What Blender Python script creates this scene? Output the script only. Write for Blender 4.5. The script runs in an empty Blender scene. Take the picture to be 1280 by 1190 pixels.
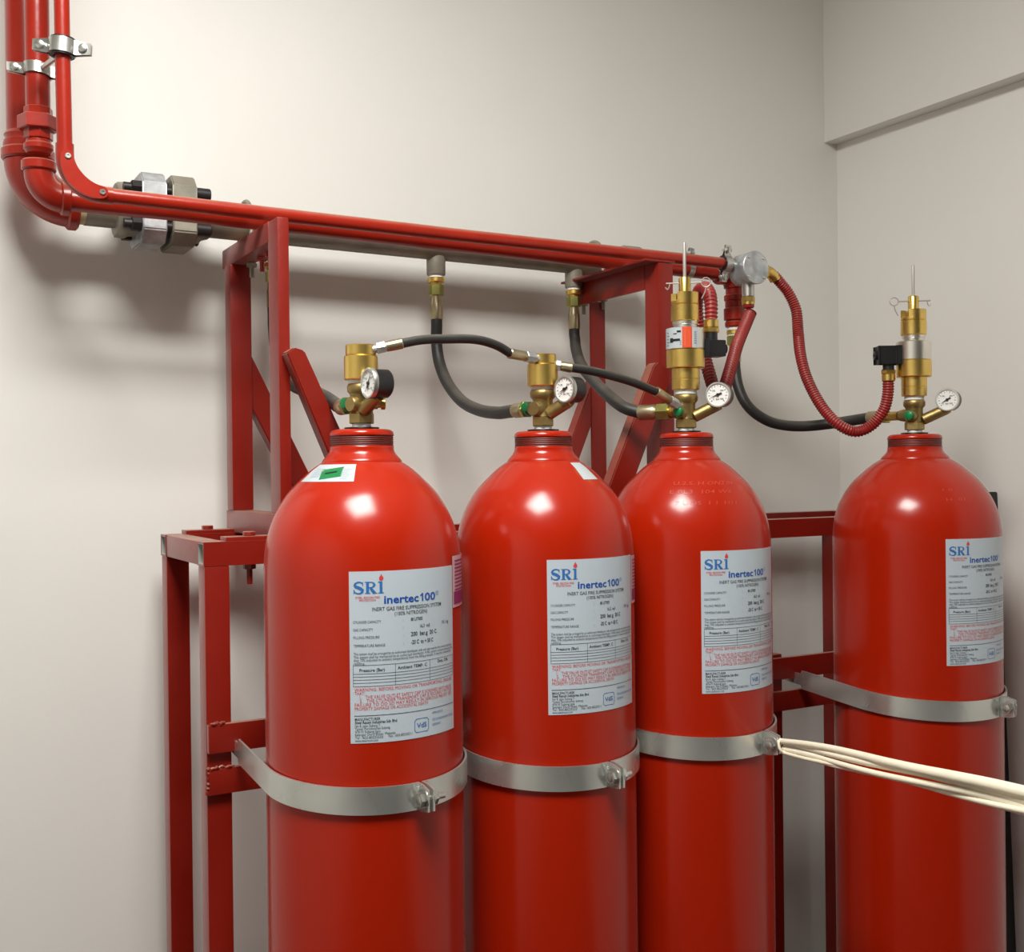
import bpy, bmesh, math, random
from mathutils import Vector, Matrix
random.seed(7)
SC = bpy.context.scene
COL = SC.collection
PI = math.pi

# ---------------------------------------------------------------- camera
CAM_Z = 1.62
YAW, ROLL, PITCH = math.radians(29.2), 0.011, -6 / 1424.0
fw = Vector((math.sin(YAW) * math.cos(PITCH), math.cos(YAW) * math.cos(PITCH), math.sin(PITCH)))
r0 = Vector((math.cos(YAW), -math.sin(YAW), 0)); u0 = r0.cross(fw)
rt = r0 * math.cos(ROLL) - u0 * math.sin(ROLL)
up = r0 * math.sin(ROLL) + u0 * math.cos(ROLL)
cd = bpy.data.cameras.new('camera'); cam = bpy.data.objects.new('camera', cd); COL.objects.link(cam)
cd.sensor_fit = 'HORIZONTAL'; cd.sensor_width = 36.0; cd.lens = 36.0 * 1424 / 1280
cd.clip_start = 0.02
M = Matrix((rt, up, -fw)).transposed().to_4x4(); M.translation = (0, 0, CAM_Z)
cam.matrix_world = M
SC.camera = cam

# ---------------------------------------------------------------- world, light, exposure
w = bpy.data.worlds.new('world'); SC.world = w; w.use_nodes = True
w.node_tree.nodes['Background'].inputs[0].default_value = (0.9, 0.95, 1, 1)
w.node_tree.nodes['Background'].inputs[1].default_value = 0.05
SC.view_settings.view_transform = 'Standard'; SC.view_settings.look = 'None'
SC.view_settings.gamma = 1.0; SC.view_settings.use_curve_mapping = False
SC.view_settings.exposure = 0.0
LIGHT_X, LIGHT_Y, CEIL = 0.20, 0.62, 3.05
ld = bpy.data.lights.new('ceiling_lamp_light', 'AREA'); ld.shape = 'RECTANGLE'; ld.size = 0.70; ld.size_y = 0.70; ld.spread = math.radians(174)
ld.energy = 51; ld.color = (1.0, 0.985, 0.945)
lo = bpy.data.objects.new('ceiling_lamp_light', ld); COL.objects.link(lo); lo.location = (LIGHT_X, LIGHT_Y, CEIL - 0.062)

# ---------------------------------------------------------------- materials
def mat(name, col, rough=0.5, metal=0.0, noise=0.0, nscale=12.0, bump=0.0, bscale=60.0, dust=0.0, dustcol=(0.55, 0.42, 0.34), spec=0.5, rnoise=0.0, emit=None, coat=0.0, sheen=0.0):
    m = bpy.data.materials.new(name); m.use_nodes = True
    nt = m.node_tree; N = nt.nodes; L = nt.links
    b = N['Principled BSDF']
    b.inputs['Roughness'].default_value = rough; b.inputs['Metallic'].default_value = metal
    b.inputs['Specular IOR Level'].default_value = spec
    b.inputs['Coat Weight'].default_value = coat
    b.inputs['Sheen Weight'].default_value = sheen; b.inputs['Sheen Roughness'].default_value = 0.35; b.inputs['Sheen Tint'].default_value = (1, 0.80, 0.76, 1)   # thin dust film
    b.inputs['Coat Roughness'].default_value = 0.12
    tc = N.new('ShaderNodeTexCoord')
    rgb = N.new('ShaderNodeRGB'); rgb.outputs[0].default_value = (*col, 1); out = rgb.outputs[0]
    if noise:
        n = N.new('ShaderNodeTexNoise'); n.inputs['Scale'].default_value = nscale; n.inputs['Detail'].default_value = 6
        L.new(tc.outputs['Object'], n.inputs['Vector'])
        mr = N.new('ShaderNodeMapRange'); mr.inputs[1].default_value = 0.3; mr.inputs[2].default_value = 0.7
        mr.inputs[3].default_value = 1 - noise; mr.inputs[4].default_value = 1 + noise * 0.6
        L.new(n.outputs[0], mr.inputs[0])
        mx = N.new('ShaderNodeMix'); mx.data_type = 'RGBA'; mx.blend_type = 'MULTIPLY'; mx.inputs[0].default_value = 1
        L.new(out, mx.inputs[6]); L.new(mr.outputs[0], mx.inputs[7]); out = mx.outputs[2]
    if dust:                                   # settled dust: lies on faces that look up
        g = N.new('ShaderNodeNewGeometry'); s = N.new('ShaderNodeSeparateXYZ'); L.new(g.outputs['Normal'], s.inputs[0])
        mr = N.new('ShaderNodeMapRange'); mr.inputs[1].default_value = 0.25; mr.inputs[2].default_value = 1.0
        mr.inputs[3].default_value = 0; mr.inputs[4].default_value = dust
        L.new(s.outputs[2], mr.inputs[0])
        n2 = N.new('ShaderNodeTexNoise'); n2.inputs['Scale'].default_value = 30; n2.inputs['Detail'].default_value = 5
        L.new(tc.outputs['Object'], n2.inputs['Vector'])
        m2 = N.new('ShaderNodeMath'); m2.operation = 'MULTIPLY'; L.new(mr.outputs[0], m2.inputs[0]); L.new(n2.outputs[0], m2.inputs[1])
        m3 = N.new('ShaderNodeMath'); m3.operation = 'MULTIPLY'; m3.inputs[1].default_value = 1.7; m3.use_clamp = True; L.new(m2.outputs[0], m3.inputs[0])
        mx = N.new('ShaderNodeMix'); mx.data_type = 'RGBA'; L.new(m3.outputs[0], mx.inputs[0])
        L.new(out, mx.inputs[6]); mx.inputs[7].default_value = (*dustcol, 1); out = mx.outputs[2]
    L.new(out, b.inputs['Base Color'])
    if rnoise:
        n = N.new('ShaderNodeTexNoise'); n.inputs['Scale'].default_value = 9; n.inputs['Detail'].default_value = 4
        L.new(tc.outputs['Object'], n.inputs['Vector'])
        mr = N.new('ShaderNodeMapRange'); mr.inputs[1].default_value = 0.3; mr.inputs[2].default_value = 0.7
        mr.inputs[3].default_value = max(0.02, rough - rnoise); mr.inputs[4].default_value = rough + rnoise
        L.new(n.outputs[0], mr.inputs[0]); L.new(mr.outputs[0], b.inputs['Roughness'])
    if bump:
        n = N.new('ShaderNodeTexNoise'); n.inputs['Scale'].default_value = bscale; n.inputs['Detail'].default_value = 5
        L.new(tc.outputs['Object'], n.inputs['Vector'])
        bp = N.new('ShaderNodeBump'); bp.inputs['Strength'].default_value = bump; bp.inputs['Distance'].default_value = 0.004
        L.new(n.outputs[0], bp.inputs['Height']); L.new(bp.outputs[0], b.inputs['Normal'])
    if emit:
        b.inputs['Emission Color'].default_value = (*emit[0], 1); b.inputs['Emission Strength'].default_value = emit[1]
    return m

WALL = mat('wall_paint', (0.80, 0.785, 0.74), 0.55, noise=0.025, nscale=2.5, bump=0.05, bscale=90)
BEAMP = WALL
ROOM = mat('far_wall_paint', (0.34, 0.33, 0.31), 0.7, noise=0.03, nscale=3)
CEILM = mat('ceiling_paint', (0.82, 0.82, 0.80), 0.8, noise=0.02, nscale=3)
FLOORM = mat('floor_concrete', (0.06, 0.056, 0.052), 0.6, noise=0.15, nscale=4, bump=0.1)
CYL = mat('cylinder_red_paint', (0.385, 0.0135, 0.0016), 0.21, noise=0.0, bump=0.0, dust=0.07, dustcol=(0.42, 0.20, 0.14), spec=0.38, sheen=0.05)
THREAD = mat('grimy_thread_red', (0.17, 0.018, 0.010), 0.5, noise=0.25, nscale=60)
RACK = mat('rack_red_paint', (0.225, 0.0085, 0.0025), 0.38, noise=0.14, nscale=9, bump=0.08, bscale=110, dust=0.75, dustcol=(0.36, 0.22, 0.15), rnoise=0.05, spec=0.5, sheen=0.18)
PIPER = mat('pipe_red_paint', (0.34, 0.0155, 0.005), 0.28, noise=0.08, nscale=14, bump=0.05, bscale=90, dust=0.6, dustcol=(0.42, 0.25, 0.17))
BRAID = mat('flexible_conduit_red', (0.27, 0.012, 0.010), 0.38, noise=0.15, nscale=20, dust=0.45, dustcol=(0.55, 0.30, 0.26))
GALV = mat('galvanised_steel', (0.29, 0.27, 0.215), 0.50, 0.5, noise=0.22, nscale=26, bump=0.06, bscale=120, dust=0.5, dustcol=(0.34, 0.29, 0.22))
GALVB = mat('galvanised_box', (0.52, 0.54, 0.55), 0.42, 0.6, noise=0.4, nscale=45, bump=0.1, bscale=80)
ZINC = mat('zinc_plated_steel', (0.60, 0.60, 0.57), 0.30, 0.95, noise=0.12, nscale=18, rnoise=0.08)
STEEL = mat('brushed_steel', (0.78, 0.75, 0.68), 0.30, 1.0, noise=0.06, nscale=30)
STRAP = mat('strap_zinc', (0.68, 0.69, 0.65), 0.30, 0.8, noise=0.10, nscale=14, rnoise=0.08)
BRASS = mat('machined_brass', (0.80, 0.56, 0.16), 0.30, 1.0, noise=0.14, nscale=16, rnoise=0.07)
CASTB = mat('cast_brass', (0.36, 0.26, 0.10), 0.44, 0.9, noise=0.25, nscale=30, bump=0.12, bscale=130)
FERR = mat('yellow_passivated_steel', (0.50, 0.43, 0.27), 0.34, 0.9, noise=0.2, nscale=25)
OLIVE = mat('olive_passivated_steel', (0.42, 0.42, 0.13), 0.32, 0.85, noise=0.3, nscale=40)
TAPE = mat('white_thread_tape', (0.82, 0.84, 0.80), 0.6)
CREAM = mat('cream_thread_tape', (0.72, 0.64, 0.36), 0.6, noise=0.1)
RUBBER = mat('black_hose_rubber', (0.018, 0.018, 0.017), 0.5, noise=0.3, nscale=20, bump=0.08, bscale=200, dust=0.42, dustcol=(0.22, 0.19, 0.15))
BLACK = mat('black_plastic', (0.012, 0.012, 0.013), 0.38, noise=0.2, nscale=20)
BOLTB = mat('black_oxide_bolt', (0.03, 0.028, 0.027), 0.42, 0.5, noise=0.25, nscale=30)
PANELB = mat('black_painted_steel', (0.012, 0.013, 0.012), 0.5, noise=0.2, nscale=10)
DIAL = mat('gauge_dial_white', (0.82, 0.82, 0.79), 0.35)
GREEN = mat('green_sealing_cap', (0.0, 0.19, 0.05), 0.4)
GREENT = mat('green_sticker', (0.008, 0.19, 0.055), 0.35)
PAPER = mat('label_film', (0.50, 0.57, 0.63), 0.30, noise=0.03, nscale=8, bump=0.05, bscale=25)
INKB = mat('ink_blue', (0.004, 0.075, 0.36), 0.4)
INKL = mat('ink_logo_blue', (0.03, 0.15, 0.42), 0.4)
INKK = mat('ink_black', (0.04, 0.045, 0.055), 0.45)
INKR = mat('ink_red', (0.62, 0.05, 0.05), 0.45)
INKP = mat('ink_purple', (0.25, 0.03, 0.14), 0.45)
PINKP = mat('pinkish_label_film', (0.68, 0.46, 0.50), 0.35)
ORANGE = mat('orange_red_print', (0.70, 0.08, 0.025), 0.4)
WHITEL = mat('white_label_film', (0.46, 0.52, 0.54), 0.35)
STAMP = mat('stamped_letter_paint', (0.50, 0.05, 0.025), 0.30)
RODM = mat('grey_rod_steel', (0.42, 0.38, 0.35), 0.4, 0.3)
ROPE = mat('cream_strap_fabric', (0.83, 0.77, 0.60), 0.65, noise=0.06, nscale=30, bump=0.1, bscale=160)
ROPEP = mat('pinkish_strap_fabric', (0.74, 0.60, 0.50), 0.65, noise=0.06, nscale=30)
TUBEIN = mat('bare_tube_inside', (0.55, 0.58, 0.54), 0.5, 0.3, noise=0.15, nscale=40)
LAMP = mat('lamp_diffuser', (0.9, 0.9, 0.88), 0.4, emit=((1, 0.97, 0.92), 5))

# ---------------------------------------------------------------- helpers
ORG = {}
PRINT = {'black_print', 'warning_print', 'dial_print', 'sticker_print', 'stamped_lettering', 'table_lines', 'approval_mark', 'sticker_symbols', 'band_print', 'raised_lettering'}
def finish(bm, ang=38):
    bmesh.ops.recalc_face_normals(bm, faces=bm.faces)
    lim = math.radians(ang)
    for f in bm.faces: f.smooth = True
    for e in bm.edges:
        if len(e.link_faces) == 2 and e.calc_face_angle(0) > lim: e.smooth = False
def obj(name, bm, m, parent=None, label=None, ang=38, recalc=True):
    """link a bmesh (in world or prototype coordinates) as ONE mesh object"""
    if recalc: finish(bm, ang)
    o_ = ORG.get(parent.name, Vector()) if parent else Vector()
    if parent: bmesh.ops.translate(bm, verts=bm.verts, vec=-o_)
    me = bpy.data.meshes.new(name); bm.to_mesh(me); bm.free()
    for mm in (m if isinstance(m, (list, tuple)) else [m]): me.materials.append(mm)
    o = bpy.data.objects.new(name, me); COL.objects.link(o)
    if parent: o.parent = parent; ORG[o.name] = o_
    if label: o['label'] = label
    if name in PRINT: o['kind'] = 'stuff'                 # lettering too small to pick apart
    return o
def tag(o, label, cat, group=None):
    o['label'] = label; o['category'] = cat
    if group: o['group'] = group
    return o
def thing(name, label, cat, loc=(0, 0, 0), group=None):
    o = bpy.data.objects.new(name, None); COL.objects.link(o); o.location = loc
    o.empty_display_size = 0.05
    ORG[o.name] = Vector(loc)
    return tag(o, label, cat, group)
def struct(name, bm, m):
    o = obj(name, bm, m); o['kind'] = 'structure'; return o
def dup(root, loc, label):
    r = root.copy(); COL.objects.link(r); r.location = loc; r['label'] = label; ORG[r.name] = Vector(loc)
    for ch in list(root.children):
        c = ch.copy(); COL.objects.link(c); c.parent = r
        for g in list(ch.children):
            d = g.copy(); COL.objects.link(d); d.parent = c
    return r
def new(): return bmesh.new()
def frame(axis):
    a = Vector(axis).normalized()
    t = Vector((0, 0, 1)) if abs(a.z) < 0.9 else Vector((1, 0, 0))
    b = t.cross(a).normalized(); c = a.cross(b)
    return a, b, c
def box(bm, x0, x1, y0, y1, z0, z1, bev=0.0):
    r = bmesh.ops.create_cube(bm, size=1)
    for v in r['verts']:
        v.co = Vector(((x0 + x1) / 2 + v.co.x * (x1 - x0), (y0 + y1) / 2 + v.co.y * (y1 - y0), (z0 + z1) / 2 + v.co.z * (z1 - z0)))
    if bev:
        es = list({e for v in r['verts'] for e in v.link_edges})
        bmesh.ops.bevel(bm, geom=es, offset=bev, segments=2, profile=0.7, affect='EDGES')
    return bm
def obox(bm, centre, ax, ay, az, sx, sy, sz, bev=0.0):
    """oriented box"""
    ax, ay, az = Vector(ax).normalized(), Vector(ay).normalized(), Vector(az).normalized()
    r = bmesh.ops.create_cube(bm, size=1); c = Vector(centre)
    for v in r['verts']: v.co = c + ax * v.co.x * sx + ay * v.co.y * sy + az * v.co.z * sz
    if bev:
        es = list({e for v in r['verts'] for e in v.link_edges})
        bmesh.ops.bevel(bm, geom=es, offset=bev, segments=2, profile=0.7, affect='EDGES')
    return bm
def lathe(bm, prof, o=(0, 0, 0), axis=(0, 0, 1), n=32, cap=True, ph=0.0):
    """prof: list of (distance along axis, radius)"""
    a, b, c = frame(axis); o = Vector(o); rings = []
    for d, r in prof:
        if r < 1e-6: rings.append([bm.verts.new(o + a * d)])
        else: rings.append([bm.verts.new(o + a * d + (b * math.cos(2 * PI * k / n + ph) + c * math.sin(2 * PI * k / n + ph)) * r) for k in range(n)])
    for p, q in zip(rings, rings[1:]):
        for k in range(n):
            k2 = (k + 1) % n
            if len(p) == 1 and len(q) == 1: continue
            if len(p) == 1: bm.faces.new((p[0], q[k2], q[k]))
            elif len(q) == 1: bm.faces.new((p[k], p[k2], q[0]))
            else: bm.faces.new((p[k], p[k2], q[k2], q[k]))
    if cap:
        if len(rings[0]) > 1: bm.faces.new(list(reversed(rings[0])))
        if len(rings[-1]) > 1: bm.faces.new(rings[-1])
    return bm
def cyl(bm, p, q, r, n=24, bev=0.0, ph=0.0):
    p, q = Vector(p), Vector(q); L_ = (q - p).length
    if bev: prof = [(0, r - bev), (bev, r), (L_ - bev, r), (L_, r - bev)]
    else: prof = [(0, r), (L_, r)]
    return lathe(bm, prof, p, q - p, n, ph=ph)
def hexa(bm, p, q, r, ph=0.0): return cyl(bm, p, q, r, 6, min(0.0012, r * 0.1), ph)
def smooth_path(pts, step=0.006):
    P = [Vector(p) for p in pts]
    P = [P[0] * 2 - P[1]] + P + [P[-1] * 2 - P[-2]]; out = []
    for i in range(1, len(P) - 2):
        a, b, c, d = P[i - 1:i + 3]; n = max(2, int((c - b).length / step))
        for k in range(n):
            t = k / n
            out.append(0.5 * ((2 * b) + (c - a) * t + (2 * a - 5 * b + 4 * c - d) * t * t + (3 * b - a - 3 * c + d) * t ** 3))
    out.append(P[-2]); return out
def tube(bm, path, r, n=14, cap=True, flat=1.0):
    """sweep a circle; r is a number or a function of arc length"""
    T = []
    for i in range(len(path)):
        T.append((path[min(i + 1, len(path) - 1)] - path[max(i - 1, 0)]).normalized())
    _, b, c = frame(T[0]); s = 0.0; rings = []
    for i, p in enumerate(path):
        if i:
            s += (p - path[i - 1]).length
            q = T[i - 1].rotation_difference(T[i]); b = q @ b; c = q @ c
        rr = r(s) if callable(r) else r
        rings.append([bm.verts.new(p + b * math.cos(2 * PI * k / n) * rr + c * math.sin(2 * PI * k / n) * rr * flat) for k in range(n)])
    for p, q in zip(rings, rings[1:]):
        for k in range(n): bm.faces.new((p[k], p[(k + 1) % n], q[(k + 1) % n], q[k]))
    if cap: bm.faces.new(list(reversed(rings[0]))); bm.faces.new(rings[-1])
    return bm
def corrugated(bm, pts, r, pitch=0.0042, depth=0.0014, n=14, cap=True):
    path = smooth_path(pts, pitch / 4)
    # resample evenly so that the rings keep their pitch
    ev = [path[0]]; acc = 0.0; st = pitch / 4
    for a, b in zip(path, path[1:]):
        L_ = (b - a).length
        while L_ and acc + L_ >= st:
            t = (st - acc) / L_; a = a.lerp(b, t); ev.append(a.copy()); L_ = (b - a).length; acc = 0.0
        acc += L_
    prof = (0, 0.5, 1, 0.5)
    T = list(range(len(ev)))
    cnt = {'i': -1}
    def rad(s):
        cnt['i'] += 1
        return r - depth * prof[cnt['i'] % 4]
    return tube(bm, ev, rad, n, cap)
def prism(bm, poly, f0, f1):
    """poly: 2-D outline; f0 and f1 map (u, v) to 3-D for the two faces"""
    a = [bm.verts.new(f0(*p)) for p in poly]; b = [bm.verts.new(f1(*p)) for p in poly]
    bm.faces.new(a); bm.faces.new(list(reversed(b)))
    for i in range(len(poly)):
        j = (i + 1) % len(poly); bm.faces.new((a[i], b[i], b[j], a[j]))
    return bm
def tri_poly(bm, poly, f):
    """flat print: an outline on a curved surface"""
    bm.faces.new([bm.verts.new(f(*p)) for p in poly])

# text: 2-D triangles from Blender's own font
_TXT = {}
def text2d(s, bold=0.0, shear=0.0):
    key = (s, bold, shear)
    if key not in _TXT:
        cu = bpy.data.curves.new('lettering_curve', 'FONT'); cu.body = s; cu.size = 1; cu.offset = bold; cu.shear = shear
        cu.resolution_u = 2
        o = bpy.data.objects.new('lettering_curve', cu); COL.objects.link(o)
        bpy.context.view_layer.update()
        dg = bpy.context.evaluated_depsgraph_get(); me = o.evaluated_get(dg).to_mesh()
        V = [(v.co.x, v.co.y) for v in me.vertices]; F = [tuple(p.vertices) for p in me.polygons]
        o.evaluated_get(dg).to_mesh_clear(); bpy.data.objects.remove(o); bpy.data.curves.remove(cu)
        xs = [v[0] for v in V]; x0, x1 = min(xs), max(xs)
        _TXT[key] = ([(x - x0, y) for x, y in V], F, x1 - x0)
    return _TXT[key]
def put_text(bm, f, s, u, v, size, width=None, bold=0.0, align='L', slope=0.0):
    """write s with its baseline at (u, v); f maps (u, v) to 3-D"""
    V, F, W = text2d(s, bold); sx = (width / W) if width else size
    off = {'L': 0, 'C': -0.5 * W * sx, 'R': -W * sx}[align]
    vs = [bm.verts.new(f(u + off + x * sx, v + y * size + slope * x * sx)) for x, y in V]
    for t in F:
        try: bm.faces.new([vs[i] for i in t])
        except ValueError: pass
def stroke(pts, wid):
    """outline of a 2-D stroke with a width per point"""
    L_, R_ = [], []
    for i, (x, y) in enumerate(pts):
        a = pts[max(i - 1, 0)]; b = pts[min(i + 1, len(pts) - 1)]
        dx, dy = b[0] - a[0], b[1] - a[1]; l = math.hypot(dx, dy) or 1
        L_.append((x - dy / l * wid[i] / 2, y + dx / l * wid[i] / 2)); R_.append((x + dy / l * wid[i] / 2, y - dx / l * wid[i] / 2))
    return L_, R_
def put_stroke(bm, f, pts, wid):
    a, b = stroke(pts, wid)
    va = [bm.verts.new(f(*p)) for p in a]; vb = [bm.verts.new(f(*p)) for p in b]
    for i in range(len(pts) - 1): bm.faces.new((va[i], va[i + 1], vb[i + 1], vb[i]))
def put_rect(bm, f, u0_, u1_, v0_, v1_, seg=None):
    n = seg or max(1, int(abs(u1_ - u0_) / 0.004))
    A = [bm.verts.new(f(u0_ + (u1_ - u0_) * k / n, v0_)) for k in range(n + 1)]
    B = [bm.verts.new(f(u0_ + (u1_ - u0_) * k / n, v1_)) for k in range(n + 1)]
    for k in range(n): bm.faces.new((A[k], A[k + 1], B[k + 1], B[k]))

# ---------------------------------------------------------------- room
WX0, WX1, WY0, WY1 = -1.45, 1.988, -3.6, 1.97
struct('wall_back', box(new(), WX0 - 0.1, WX1 + 0.1, WY1, WY1 + 0.1, 0, CEIL), WALL)
struct('wall_right', box(new(), WX1, WX1 + 0.1, WY0, WY1, 0, CEIL), WALL)
struct('wall_left', box(new(), WX0 - 0.1, WX0, WY0, WY1, 0, CEIL), WALL)
struct('wall_front', box(new(), WX0 - 0.1, WX1 + 0.1, WY0 - 0.1, WY0, 0, CEIL), ROOM)
struct('floor', box(new(), WX0 - 0.1, WX1 + 0.1, WY0 - 0.1, WY1 + 0.1, -0.1, 0), FLOORM)
struct('ceiling', box(new(), WX0 - 0.1, WX1 + 0.1, WY0 - 0.1, WY1 + 0.1, CEIL, CEIL + 0.1), CEILM)
struct('trim_1', box(new(), 1.948, WX1, WY0, WY1, 2.381, CEIL, 0.0015), BEAMP)      # shallow beam along the right wall
t = thing('ceiling_lamp', 'square white recessed ceiling lamp above the camera', 'lamp', (LIGHT_X, LIGHT_Y, CEIL))
bm = new()
for a, b, c, d in ((-.40, .40, -.40, -.37), (-.40, .40, .37, .40), (-.40, -.37, -.37, .37), (.37, .40, -.37, .37)):
    box(bm, LIGHT_X + a, LIGHT_X + b, LIGHT_Y + c, LIGHT_Y + d, CEIL - 0.06, CEIL)
obj('lamp_frame', bm, TAPE, t)
obj('lamp_diffuser', box(new(), LIGHT_X - .37, LIGHT_X + .37, LIGHT_Y - .37, LIGHT_Y + .37, CEIL - 0.05, CEIL - 0.04), LAMP, t)

# ---------------------------------------------------------------- steel rack
rk = thing('support_rack', 'red painted steel tube rack standing behind the cylinders and carrying the pipes', 'rack', (1.15, 1.76, 0))
def open_tube_x(bm, x0, x1, y0, y1, z0, z1, w_=0.0025):
    for a in ((y0, y1, z0, z0 + w_), (y0, y1, z1 - w_, z1), (y0, y0 + w_, z0 + w_, z1 - w_), (y1 - w_, y1, z0 + w_, z1 - w_)):
        box(bm, x0, x1, *a)
RX0, RX1 = 0.404, 1.892
YF0, YF1, YR0, YR1 = 1.62, 1.656, 1.86, 1.896
BZ0, BZ1 = 1.4895, 1.524
for x, y in ((RX0 + .001, YF0), (RX0 + .001, YR0), (RX1 - .037, YF0), (RX1 - .037, YR0)):
    obj('post', box(new(), x, x + .036, y, y + .036, 0, BZ0, .003), RACK, rk)
obj('post', box(new(), 1.446, 1.482, YF0, YF1, 0, 1.272, .004), RACK, rk)
for y0, y1 in ((YF0, YF1), (YR0, YR1)):
    bm = new(); open_tube_x(bm, RX0, RX1, y0, y1, BZ0, BZ1)
    b_ = obj('top_beam', bm, RACK, rk, ang=20)
    bm = new(); open_tube_x(bm, RX0 + .0006, RX0 + .06, y0 + .0022, y1 - .0022, BZ0 + .0022, BZ1 - .0022, .0012)
    obj('tube_lining', bm, TUBEIN, b_, 'bare pale metal inside of the open tube end', ang=20)
for x in (RX0 + .001, RX1 - .037):
    obj('end_beam', box(new(), x, x + .034, YF1, YR0, BZ0, BZ1, .003), RACK, rk)
for z0, z1 in ((1.2255, 1.266), (1.1668, 1.2034)):
    obj('rail', box(new(), .4055, 1.86, 1.6095, YF0, z0, z1, .002), RACK, rk)
# ragged weld beads where the rails meet the left post
for (x0, x1, z) in ((.407, .428, 1.2675), (.4045, .442, 1.2045)):
    bm = new(); p = []
    for k in range(16):
        tt = k / 15; p.append(Vector((x0 + (x1 - x0) * tt, 1.6115 + random.uniform(-.002, .002), z + random.uniform(-.0015, .0015))))
    s_ = [random.uniform(.0016, .0030) for _ in range(200)]
    tube(bm, p, lambda s, s_=s_: s_[int(s * 1500) % 200], 8); obj('weld_bead', bm, RACK, rk)
bm = new(); p = [Vector((.4045 + random.uniform(-.001, .001), 1.6125, 1.168 + k * .003)) for k in range(13)]
tube(bm, p, lambda s: .0028 + .001 * math.sin(s * 900), 8); obj('weld_bead', bm, RACK, rk)
# manifold stands: base beam, two uprights, cross arm and braces
obj('base_beam', box(new(), .515, .551, 1.62, 1.908, BZ1, 1.5605, .003), RACK, rk)
obj('base_beam', box(new(), 1.202, 1.238, 1.62, 1.908, BZ1, 1.5605, .003), RACK, rk)
obj('upright', box(new(), .517, .5345, 1.62, 1.667, 1.5605, 1.9965, .003), RACK, rk)
obj('upright', box(new(), .513, .548, 1.86, 1.8945, 1.5605, 1.966, .003), RACK, rk)
obj('upright', box(new(), 1.204, 1.2365, 1.62, 1.661, 1.5605, 1.9845, .003), RACK, rk)
bm = new(); box(bm, 1.2045, 1.2375, 1.838, 1.843, 1.5605, 1.945, .001); box(bm, 1.2325, 1.2375, 1.843, 1.872, 1.5605, 1.945, .001)
obj('upright', bm, RACK, rk)
obj('cross_arm', box(new(), .5155, .549, 1.663, 1.918, 1.966, 1.997, .003), RACK, rk)
bm = new(); box(bm, 1.2035, 1.2095, 1.6605, 1.90, 1.942, 1.985, .001); box(bm, 1.176, 1.240, 1.619, 1.90, 1.985, 1.989, .001)
obj('cross_arm', bm, RACK, rk)
def brace(quad, y0, y1):
    bm = new(); prism(bm, quad, lambda x, z: Vector((x, y0, z)), lambda x, z: Vector((x, y1, z)))
    bmesh.ops.bevel(bm, geom=list(bm.edges), offset=.002, segments=2, affect='EDGES')
    obj('brace', bm, RACK, rk)
brace([(.520, 1.795), (.532, 1.803), (.5475, 1.799), (.648, 1.585), (.648, 1.527), (.6335, 1.527)], 1.594, 1.6195)
brace([(.5485, 1.728), (.5485, 1.817), (.692, 1.527), (.653, 1.527)], 1.864, 1.892)
brace([(1.1735, 1.800), (1.182, 1.806), (1.2065, 1.794), (1.2065, 1.768), (1.0955, 1.527), (1.0475, 1.527)], 1.594, 1.6195)
brace([(1.212, 1.798), (1.212, 1.722), (1.126, 1.527), (1.092, 1.527)], 1.84, 1.868)
for y, yb, z in ((1.878, 1.879, BZ1), (1.638, 1.640, BZ1)):
    pl = obj('mounting_plate', box(new(), .437, .515, y - .016, y + .016, z, z + .006, .001), RACK, rk)
    bm = new(); hexa(bm, (.4755, yb, z + .006), (.4755, yb, z + .0125), .0095)
    cyl(bm, (.4755, yb, BZ0 - .030), (.4755, yb, z + .010), .0045, 12); hexa(bm, (.4755, yb, BZ0 - .008), (.4755, yb, BZ0), .0095)
    obj('bolt', bm, RACK, pl)

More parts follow.
